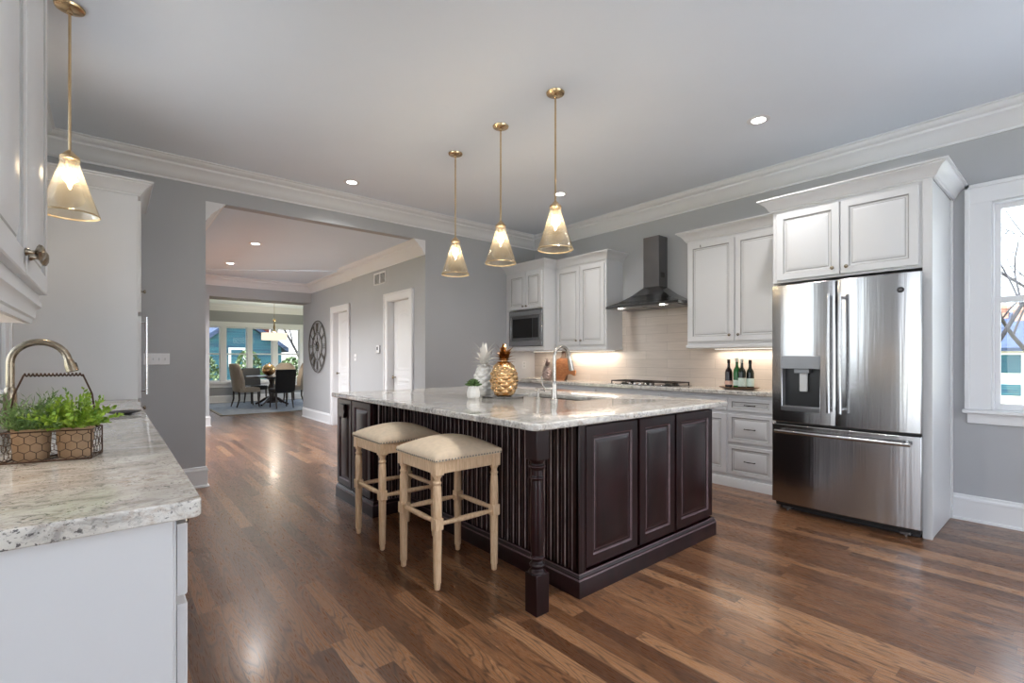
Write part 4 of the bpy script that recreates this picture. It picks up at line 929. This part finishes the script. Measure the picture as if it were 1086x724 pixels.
# ------------------------------------------------------------------ things on the range counter
pineapple('small silvery pineapple ornament on the range counter behind the faucet', (4.97, 5.12, .955), .066, .19, .11, M_['silver'], None, .035)
def lean(u, v, d, cy, cz, tilt, x):
    return (x - d*math.cos(tilt) - 0 + (v)*math.sin(tilt), cy-u, cz+v*math.cos(tilt)+d*math.sin(tilt)*0)
def board(label, pts, cy, x, tilt, th, m, handle=None):
    t = thing('cutting_board', label, 'cutting board', (x, cy, .955)); bm = NB(); prism(bm, pts, lambda u, v, d: lean(u, v, d, cy, .955, tilt, x), 0, th); obj('board', bm, m, t, .004); return t
pts = [(-.16, 0), (.05, .0), (.065, .05), (.10, .085), (.14, .095), (.17, .09), (.235, .07), (.25, .08), (.25, .14), (.235, .155), (.17, .145), (.13, .165), (.105, .21), (.09, .30), (.06, .325), (-.10, .325), (-.15, .30), (-.175, .24), (-.175, .05)]
board('broad wooden cutting board with a side handle leaning on the tile', pts, 4.86, 5.02, .22, .02, M_['board'])
pts = [(-.13, 0), (.10, 0), (.12, .02), (.12, .28), (.10, .31), (.04, .33), (.03, .36), (.035, .40), (.02, .42), (-.03, .42), (-.045, .40), (-.04, .36), (-.06, .33), (-.12, .31), (-.145, .28), (-.145, .02)]
t = board('darker cutting board with a top handle behind the broad board', pts, 4.93, 5.075, .16, .016, M_['tray'])
t = thing('open_book', 'open cookbook lying on the range counter in the corner', 'book', (4.93, 5.36, .955)); bm = NB()
for s in (-1, 1):
    n = 8; a = []; b = []
    for k in range(n+1):
        f = k/n; z = .955+.008+.022*math.sin(PI*f**.6)*(1-f*.3); a.append(bm.verts.new((4.84, 5.36+s*.16*f, z))); b.append(bm.verts.new((5.07, 5.36+s*.16*f, z)))
    lo = [bm.verts.new((v.co.x, v.co.y, .957)) for v in a]; lo2 = [bm.verts.new((v.co.x, v.co.y, .957)) for v in b]
    for k in range(n): bm.faces.new((a[k], a[k+1], b[k+1], b[k])); bm.faces.new((a[k], lo[k], lo[k+1], a[k+1])); bm.faces.new((b[k], b[k+1], lo2[k+1], lo2[k])); bm.faces.new((lo[k], lo2[k], lo2[k+1], lo[k+1]))
    bm.faces.new((a[n], lo[n], lo2[n], b[n]))
obj('pages', bm, M_['page'], t); bm = NB(); box(bm, 4.83, 5.08, 5.192, 5.528, .955, .9575); obj('cover', bm, M_['dkgrey'], t)
t = thing('serving_tray', 'oval dark wooden tray under the bottles beside the refrigerator', 'tray', (4.93, 2.27, .955)); bm = NB()
lathe(bm, [(.13, 0), (.15, .003), (.20, .020), (.205, .026), (.198, .024), (.15, .009), (.01, .008)], (0, 0, 0), 40); bmesh.ops.scale(bm, vec=(.62, 1, 1), verts=bm.verts); bmesh.ops.translate(bm, vec=(4.93, 2.27, .955), verts=bm.verts); obj('dish', bm, M_['tray'], t)
def bottle(label, x, y, h, r, m, lab, z0, z1, cap, lr=None):
    t = thing('bottle', label, 'bottle', (x, y, .9635)); z = .9635; s = h/.30; bm = NB()
    lathe(bm, [(r*.8, 0), (r, .006), (r, .165*s), (r*.85, .19*s), (r*.45, .215*s), (.0135, .235*s), (.0125, .285*s), (.0145, .287*s), (.0145, .30*s)], (x, y, z), 24); obj('glass_body', bm, m, t)
    bm = NB(); lathe(bm, [(r+.0006, z0), (r+.0006, z1)], (x, y, z), 24); obj('paper_label', bm, lab, t)
    bm = NB(); lathe(bm, [(.0146, .262*s), (.0155, .264*s), (.0155, .302*s), (.003, .303*s)], (x, y, z), 16); obj('cap', bm, cap, t)
bottle('dark wine bottle with a salmon label, left of the green bottles', 4.93, 2.375, .295, .036, M_['wbottle'], M_['pink'], .035, .075, M_['wbottle'])
bottle('bright green bottle with a white neck beside the wine bottle', 4.94, 2.295, .31, .034, M_['gbottle'], M_['label'], .03, .085, M_['foil'])
bottle('dark green bottle with a wide pale label at the front of the tray', 4.90, 2.225, .30, .036, M_['dbottle'], M_['label'], .025, .11, M_['foil'])
bottle('dark green bottle right-most on the tray beside the refrigerator', 4.96, 2.17, .29, .036, M_['dbottle'], M_['label'], .025, .105, M_['dbottle'])

# ------------------------------------------------------------------ herb basket
BL = (-.135, 2.065, TZ); BR = -.24
t = thing('wire_basket', 'rusty wire basket with tall handle holding two herb pots', 'basket', BL, BR); bm = NB()
hw, hd, hh = .105, .052, .092
def rr(z, r): tube(bm, [(-hw, -hd, z), (hw, -hd, z), (hw, hd, z), (-hw, hd, z), (-hw, -hd, z)], r, 6)
rr(.003, .0028); rr(hh, .0022)
for x in (-hw, hw):
    for y in (-hd, hd): tube(bm, [(x, y, .002), (x, y, hh)], .0022, 6)
for k in range(5): tube(bm, [(-hw+.042*k+.02, -hd, .003), (-hw+.042*k+.02, hd, .003)], .0016, 5)
obj('frame', bm, M_['wire'], t, world=False)
bm = NB(); hx_ = .0135; hz = .0235
def hexrow(axis, L, fixed):
    r = 0; z = .006
    while z < hh-.004:
        a = -L+(hx_ if r % 2 else 0)
        while a < L-.001:
            P = lambda u, zz: (u, fixed, min(zz, hh)) if axis == 'x' else (fixed, u, min(zz, hh))
            lo = max(a, -L); hi = min(a+2*hx_, L); m = min(a+hx_, L)
            tube(bm, [P(lo, z+hz*.3), P(m, z)], .0011, 4); tube(bm, [P(m, z), P(hi, z+hz*.3)], .0011, 4); tube(bm, [P(lo, z+hz*.3), P(lo, z+hz)], .0011, 4)
            a += 2*hx_
        z += hz; r += 1
hexrow('x', hw, -hd); hexrow('x', hw, hd); hexrow('y', hd, -hw); hexrow('y', hd, hw); obj('chicken_wire', bm, M_['wire'], t, world=False)
bm = NB(); tube(bm, [(-hw, 0, hh), (-hw+.012, 0, .20), (-hw+.035, 0, .262)], .0028, 6); tube(bm, [(hw, 0, hh), (hw-.012, 0, .20), (hw-.035, 0, .262)], .0028, 6)
tube(bm, [(-hw+.035+(2*hw-.07)*k/60, .0038*math.cos(k*PI/2), .262+.0038*math.sin(k*PI/2)) for k in range(61)], .0028, 6); obj('handle', bm, M_['wire'], t, world=False)
def herb(label, loc, m, kind, seed):
    rnd = random.Random(seed); t = thing('potted_herb', label, 'plant', loc, BR); bm = NB()
    lathe(bm, [(.038, .002), (.041, .01), (.046, .09), (.047, .098), (.044, .099), (.042, .088), (.005, .086)], (0, 0, 0), 26); obj('pot', bm, M_['burlap'], t, world=False)
    bm = NB(); lathe(bm, [(.041, .084), (.03, .09), (.004, .092)], (0, 0, 0), 20); obj('soil', bm, M_['soil'], t, world=False); bm = NB()
    for k in range(120):
        a = rnd.uniform(0, 2*PI); r = .034*math.sqrt(rnd.random()); P0 = Vector((r*math.cos(a), r*math.sin(a), .086)); e = rnd.uniform(.5, 1.5); a2 = a+rnd.uniform(-.6, .6)
        d = Vector((math.cos(a2)*math.cos(e), math.sin(a2)*math.cos(e), math.sin(e))); L = rnd.uniform(.06, .13); pts = []
        for s in range(5): f = s/4; pts.append(P0+d*L*f+Vector((0, 0, -.03*f*f*math.cos(e)+.0)))
        tube(bm, pts, [.0011, .001, .0009, .0007, .0004], 4)
        for s in range(13):
            f = .12+.88*s/12; p = P0+d*L*f+Vector((0, 0, -.03*f*f*math.cos(e))); ld = (d*.6+Vector((rnd.uniform(-1, 1), rnd.uniform(-1, 1), rnd.uniform(-.4, .8)))*.9).normalized()
            ll = rnd.uniform(.014, .028) if kind == 0 else rnd.uniform(.012, .021); wd = .0019 if kind == 0 else .005
            sd = ld.cross(Vector((rnd.random(), rnd.random(), rnd.random()))).normalized(); q = p+ld*ll*.5
            v = [bm.verts.new(p), bm.verts.new(q+sd*wd), bm.verts.new(p+ld*ll), bm.verts.new(q-sd*wd)]; bm.faces.new(v)
    o = obj('foliage', bm, m, t, world=False); return o
cs, sn = math.cos(BR), math.sin(BR)
herb('feathery rosemary in the left burlap pot of the wire basket', (BL[0]-.052*cs, BL[1]-.052*sn, TZ+.001), M_['herb2'], 0, 3)
herb('bright green leafy herb in the right burlap pot of the wire basket', (BL[0]+.052*cs, BL[1]+.052*sn, TZ+.001), M_['herb'], 1, 5)
t = thing('small_dish', 'small dark dish on the left counter behind the herbs', 'dish', (.06, 3.45, TZ)); bm = NB()
lathe(bm, [(.03, 0), (.04, .003), (.075, .014), (.078, .018), (.073, .016), (.04, .006), (.004, .005)], (.06, 3.45, TZ), 28); obj('bowl', bm, M_['dkgrey'], t)

# ------------------------------------------------------------------ dining room
t = thing('area_rug', 'blue grey rug with a beige border under the dining table', 'rug', (3.4, 14, 0)); bm = NB(); box(bm, 1.92, 5.3, 12.26, 15.75, .0, .010); obj('pile', bm, M_['rug'], t); bm = NB()
for a in ((1.86, 5.36, 12.2, 12.27), (1.86, 5.36, 15.74, 15.81), (1.86, 1.93, 12.2, 15.81), (5.29, 5.36, 12.2, 15.81)): box(bm, *a, 0, .011)
obj('border', bm, M_['rugedge'], t)
TX, TY = 3.36, 14.15; RZ = .016
t = thing('dining_table', 'round dark wooden pedestal table in the dining room', 'table', (TX, TY, RZ)); bm = NB(); lathe(bm, [(.53, .745), (.60, .75), (.62, .765), (.62, .785), (.61, .79), (.01, .79)], (TX, TY, RZ), 48); obj('tabletop', bm, M_['dwood'], t)
bm = NB(); lathe(bm, [(.16, .06), (.16, .12), (.09, .16), (.065, .25), (.09, .40), (.10, .48), (.06, .58), (.08, .68), (.22, .745)], (TX, TY, RZ), 28); obj('pedestal', bm, M_['dwood'], t)
for k in range(4):
    a = PI/4+k*PI/2; bm = NB(); tube(bm, [(TX+math.cos(a)*r, TY+math.sin(a)*r, RZ+z) for r, z in ((.08, .20), (.2, .16), (.35, .07), (.46, .028))], [.04, .036, .028, .026], 8); obj('foot', bm, M_['dwood'], t)
def chair(label, loc, rz, m, wing, legm):
    """seat faces +Y in its own frame"""
    t = thing('dining_chair', label, 'chair', loc, rz); w_ = .27 if wing else .23
    bm = NB(); box(bm, -w_, w_, -.24, .27, .38, .50); obj('seat', bm, m, t, .03, world=False, seg=3); bm = NB()
    n = 10; H = 1.12 if wing else .98; prev = None
    for j in range(9):
        f = j/8; z = .42+(H-.42)*f; ya = -.26-.10*f; ww = w_*(1.0+.04*f); cur = []
        if wing and f > .75: ww *= 1-.55*((f-.75)/.25)**2
        for i in range(n+1):
            u = -1+2*i/n; wr = (.16*abs(u)**3*(1-abs(f-.35)*.5) if wing else 0); cur.append((u*ww, ya+wr, z))
        fr_ = [bm.verts.new((x, y+.04, z)) for x, y, z in cur]; bk = [bm.verts.new((x*1.03, y-.03, z)) for x, y, z in cur]; ring = fr_+bk[::-1]
        if prev:
            for k in range(len(ring)): bm.faces.new((prev[k], prev[(k+1)%len(ring)], ring[(k+1)%len(ring)], ring[k]))
        else: bm.faces.new(ring[::-1])
        prev = ring
    bm.faces.new(prev); obj('backrest', bm, m, t, .012, world=False)
    for sx in (-1, 1):
        for y, dy in ((-.22, -.06), (.23, .02)):
            bm = NB(); tube(bm, [(sx*(w_-.04), y, .40), (sx*(w_-.035), y, .2), (sx*(w_-.03), y+dy, 0)], [.026, .021, .016], 8); obj('leg', bm, legm, t, world=False)
    return t
chair('beige wingback dining chair at the left side of the table', (2.72, 14.1, RZ), -PI/2+.1, M_['cream'], 1, M_['dwood'])
chair('beige wingback dining chair at the right side of the table by the wall', (3.96, 14.2, RZ), PI/2-.1, M_['cream'], 1, M_['dwood'])
chair('black high-back dining chair nearest the hall', (3.36, 13.2, RZ), 0.05, M_['navy'], 0, M_['dwood'])
chair('black dining chair on the window side of the table', (3.15, 15.05, RZ), PI+.15, M_['navy'], 0, M_['dwood'])
chair('beige wingback dining chair at the window side', (3.92, 15.1, RZ), PI-.35, M_['cream'], 1, M_['dwood'])
t = thing('gold_sphere', 'shiny gold ribbed sphere centrepiece on the dining table', 'ornament', (3.27, 14.1, RZ+.79)); bm = NB()
lathe(bm, [(.16*math.sin(PI*k/16)+.002, .16-.16*math.cos(PI*k/16)) for k in range(17)], (3.27, 14.1, RZ+.79), 48, rfun=lambda r, h, a: r*(1+.05*abs(math.sin(a*5)))); obj('ball', bm, M_['gold'], t); bm = NB(); tube(bm, [(3.27, 14.1, RZ+1.10), (3.285, 14.1, RZ+1.145)], [.02, .012], 8); obj('stem', bm, M_['gold'], t)
t = thing('chandelier', 'lit drum chandelier with gold stem over the dining table', 'chandelier', (3.42, 14.15, HC)); bm = NB(); x, y = 3.42, 14.15
lathe(bm, [(.06, HC), (.06, HC-.02), (.01, HC-.03)], (x, y, 0), 16); lathe(bm, [(.004, HC-.03), (.004, 2.36), (.03, 2.34), (.045, 2.31), (.03, 2.28), (.012, 2.27), (.018, 2.2), (.03, 2.12), (.02, 2.05), (.05, 1.99), (.02, 1.96)], (x, y, 0), 16); obj('stem', bm, M_['brass'], t)
bm = NB(); lathe(bm, [(.31, 1.77), (.315, 1.77), (.315, 1.96), (.31, 1.96), (.31, 1.77)], (x, y, 0), 40); obj('drum_shade', bm, M_['shade'], t)
bm = NB()
for k in range(3): a = 2*PI*k/3; tube(bm, [(x, y, 1.97), (x+.31*math.cos(a), y+.31*math.sin(a), 1.955)], .006, 6)
obj('spider', bm, M_['brass'], t); lamp('POINT', (x, y, 1.86), 75, (1, .9, .76), None, .08)

# ------------------------------------------------------------------ outdoors
struct('ground', box(NB(), -60, 90, -60, 90, -1.3, -1.2), M_['grass'])
struct('ground_bounce', box(NB(), -12, 12, -14, -2.98, -.35, -.15), M_['bounce_slab']); struct('ground_bounce_left', box(NB(), -12, -3.42, -2.97, 8, -.35, -.15), M_['bounce_slab']); struct('ground_bounce_sink', box(NB(), -3.41, -.70, 1.39, 8, -.35, -.15), M_['bounce_slab']); struct('ground_bounce_hall', box(NB(), -3.41, .57, 8.01, 11.5, -.35, -.15), M_['bounce_slab']); struct('ground_bounce_court', box(NB(), -.69, .57, 5.75, 8.0, -.35, -.15), M_['bounce_slab']); struct('ground_bounce_right', box(NB(), 5.37, 12, -2.97, 8, -.35, -.15), M_['bounce_slab'])  # pale slabs added to bounce sunlight up through the openings
bm = NB(); box(bm, -4.2, -3.42, -3.8, 1.39, 3.3, 3.4); box(bm, -3.42, 6.1, -3.8, -2.97, 3.3, 3.4); box(bm, -3.42, -.69, 1.39, 2.2, 3.3, 3.4); box(bm, -1.4, -.69, 2.2, 8, 3.3, 3.4); box(bm, 5.36, 6.1, -2.97, 8, 3.3, 3.4); box(bm, -.13, .575, 5.75, 10.9, 2.95, 3.05); struct('ceiling_sun_blocks', bm, M_['ceil'])  # overhangs added to keep direct sun out of the openings
def house(label, x0, x1, y0, y1, zb, ze, zr, axis, mw, mr, wins, chims=(), ov=.4):
    t = thing('house', label, 'house', ((x0+x1)/2, (y0+y1)/2, -1.2)); bm = NB()
    if axis == 'x':   # ridge along X
        ym = (y0+y1)/2; prism(bm, [(y0, -1.2), (y1, -1.2), (y1, ze), (ym, zr-.05), (y0, ze)], lambda u, v, d: (d, u, v), x0, x1); obj('walls', bm, mw, t)
        bm = NB(); s = (zr-ze)/(ym-y0)
        prism(bm, [(y0-ov, ze-ov*s), (ym, zr), (y1+ov, ze-ov*s), (y1+ov, ze-ov*s+.2), (ym, zr+.22), (y0-ov, ze-ov*s+.2)], lambda u, v, d: (d, u, v), x0-ov, x1+ov); obj('roof', bm, mr, t)
    else:
        xm = (x0+x1)/2; prism(bm, [(x0, -1.2), (x1, -1.2), (x1, ze), (xm, zr-.05), (x0, ze)], lambda u, v, d: (u, d, v), y0, y1); obj('walls', bm, mw, t)
        bm = NB(); s = (zr-ze)/(xm-x0)
        prism(bm, [(x0-ov, ze-ov*s), (xm, zr), (x1+ov, ze-ov*s), (x1+ov, ze-ov*s+.2), (xm, zr+.22), (x0-ov, ze-ov*s+.2)], lambda u, v, d: (u, d, v), y0-ov, y1+ov); obj('roof', bm, mr, t)
    for f, a, b, z0, z1 in wins:
        bm = NB(); b2 = NB()
        if f == '-x': box(bm, x0-.06, x0, a, b, z0, z1); box(b2, x0-.08, x0-.055, a+.12, b-.12, z0+.12, z1-.12)
        else: box(bm, a, b, y0-.06, y0, z0, z1); box(b2, a+.1, b-.1, y0-.08, y0-.055, z0+.1, z1-.1)
        fo_ = obj('window', bm, M_['trim'], t); obj('pane', b2, M_['teal'], fo_)
    for cx, cy, z0, z1 in chims:
        bm = NB(); box(bm, cx-.4, cx+.4, cy-.28, cy+.28, z0, z1); box(bm, cx-.46, cx+.46, cy-.34, cy+.34, z1-.3, z1-.1); lathe(bm, [(.2, z1), (.14, z1+.3)], (cx, cy, 0), 10); obj('chimney', bm, M_['chim'], t)
house('cream house with slate roof and two chimneys seen through the right window', 40, 48, -8, 9, -1.2, 1.9, 4.0, 'y', M_['hwall'], M_['roof'],
      [('-x', 2.2+3.6*k-7.2, 3.4+3.6*k-7.2, .3, 1.6) for k in range(5)]+[('-x', 2.2+3.6*k-7.2, 3.4+3.6*k-7.2, -1.0, -.1) for k in range(5)], [(43.2, 2.55, 3.0, 4.5), (43.6, 3.35, 3.0, 4.7)])
house('teal sided house with a low gable beyond the dining windows', 2.7, 6.1, 24, 29, -1.2, 1.75, 3.0, 'y', M_['teal'], M_['roof'], [('-y', 3.95, 4.6, .9, 1.75)], (), .25)
house('dark red brick building behind the teal house', -6, 12, 32, 38, -1.2, 5.0, 7.0, 'x', M_['brick'], M_['roof'], [('-y', 0, 1.2, 1, 2.5), ('-y', 9.5, 10.7, 1, 2.5)])
house('white sided house right of the teal house', 6.75, 11.5, 24.5, 29, -1.2, 3.5, 6.0, 'x', M_['hwall'], M_['roof'], [('-y', 7.2, 7.9, .9, 1.9)], (), .2)
house('blue sided house at the far left beyond the dining windows', -4, 1.9, 25, 30, -1.2, 1.8, 3.2, 'y', M_['blue'], M_['roof'], [('-y', -2, -1, .3, 1.6)], (), .25)
def bush(label, x, y, r, h, seed, group='hedge shrubs outside the dining windows'):
    rnd = random.Random(seed); t = thing('garden_shrub', label, 'shrub', (x, y, -1.2), 0, group); bm = NB(); tube(bm, [(0, 0, 0), (0, 0, h*.5)], .06, 6); obj('stem', bm, M_['bark'], t, world=False); bm = NB()
    for k in range(1500):
        a = rnd.uniform(0, 2*PI); cz_ = rnd.uniform(-.9, 1); q = math.sqrt(max(0, 1-cz_*cz_)); rad = r*(1+.18*math.sin(a*3+seed)+.12*math.sin(cz_*5+seed))*rnd.uniform(.72, 1.05)
        p = Vector((rad*q*math.cos(a), rad*q*math.sin(a), h*.55+h*.45*cz_)); n_ = Vector((rnd.uniform(-1, 1), rnd.uniform(-1, 1), rnd.uniform(-1, 1))).normalized(); s1 = n_.orthogonal().normalized(); s2 = n_.cross(s1); l = rnd.uniform(.05, .10)
        bm.faces.new([bm.verts.new(p+s1*l), bm.verts.new(p+s2*l*.5), bm.verts.new(p-s1*l), bm.verts.new(p-s2*l*.5)])
    obj('foliage', bm, M_['hedge'], t, world=False)
for k, (x, y, r, h) in enumerate(((2.4, 19.2, .55, 2.6), (3.8, 19.5, .55, 2.75), (5.2, 19.1, .55, 2.5), (6.6, 19.7, .57, 2.6), (1.0, 19.5, .55, 2.4))):
    bush(['leafy shrub outside the left dining window', 'leafy shrub outside the second dining window', 'leafy shrub outside the third dining window', 'leafy shrub outside the right dining window', 'leafy shrub beyond the hidden left dining pane'][k], x, y, r, h, k+1)
def tree(label, x, y, h, seed, lean_=(0, 0), r0=.16):
    rnd = random.Random(seed); t = thing('bare_tree', label, 'tree', (x, y, -1.2)); bm = NB(); b2 = NB()
    def grow(tgt, p, d, L, r, lv):
        pts = [p]; rs = [r]; dd = d.copy()
        for s in range(4):
            dd = (dd+Vector((rnd.uniform(-1, 1), rnd.uniform(-1, 1), rnd.uniform(-.5, .7)))*.16).normalized(); pts.append(pts[-1]+dd*L/4); rs.append(r*(1-.13*(s+1)))
        tube(tgt, pts, rs, 6 if lv > 1 else 10)
        if lv < 5:
            for k in range(4 if lv < 3 else 3):
                i = rnd.randint(2, 4) if lv else rnd.randint(2, 4); nd = (dd+Vector((rnd.uniform(-1, 1), rnd.uniform(-1, 1), rnd.uniform(-.4, .6)))*.95).normalized(); grow(b2, pts[i], nd, L*rnd.uniform(.58, .8), rs[i]*.6, lv+1)
    grow(bm, Vector((0, 0, 0)), Vector((lean_[0], lean_[1], 1)).normalized(), h, r0, 0)
    obj('trunk', bm, M_['bark'], t, world=False); obj('branches', b2, M_['bark'], t, world=False)
tree('bare winter tree outside the right window', 15.5, 1.45, 3.4, 11, (.02, -.05), .13)
tree('second bare tree farther off outside the right window', 21, .2, 4.5, 23, (0, .1), .16)
tree('bare tree beyond the right dining window', 6.6, 21.8, 3.0, 31)
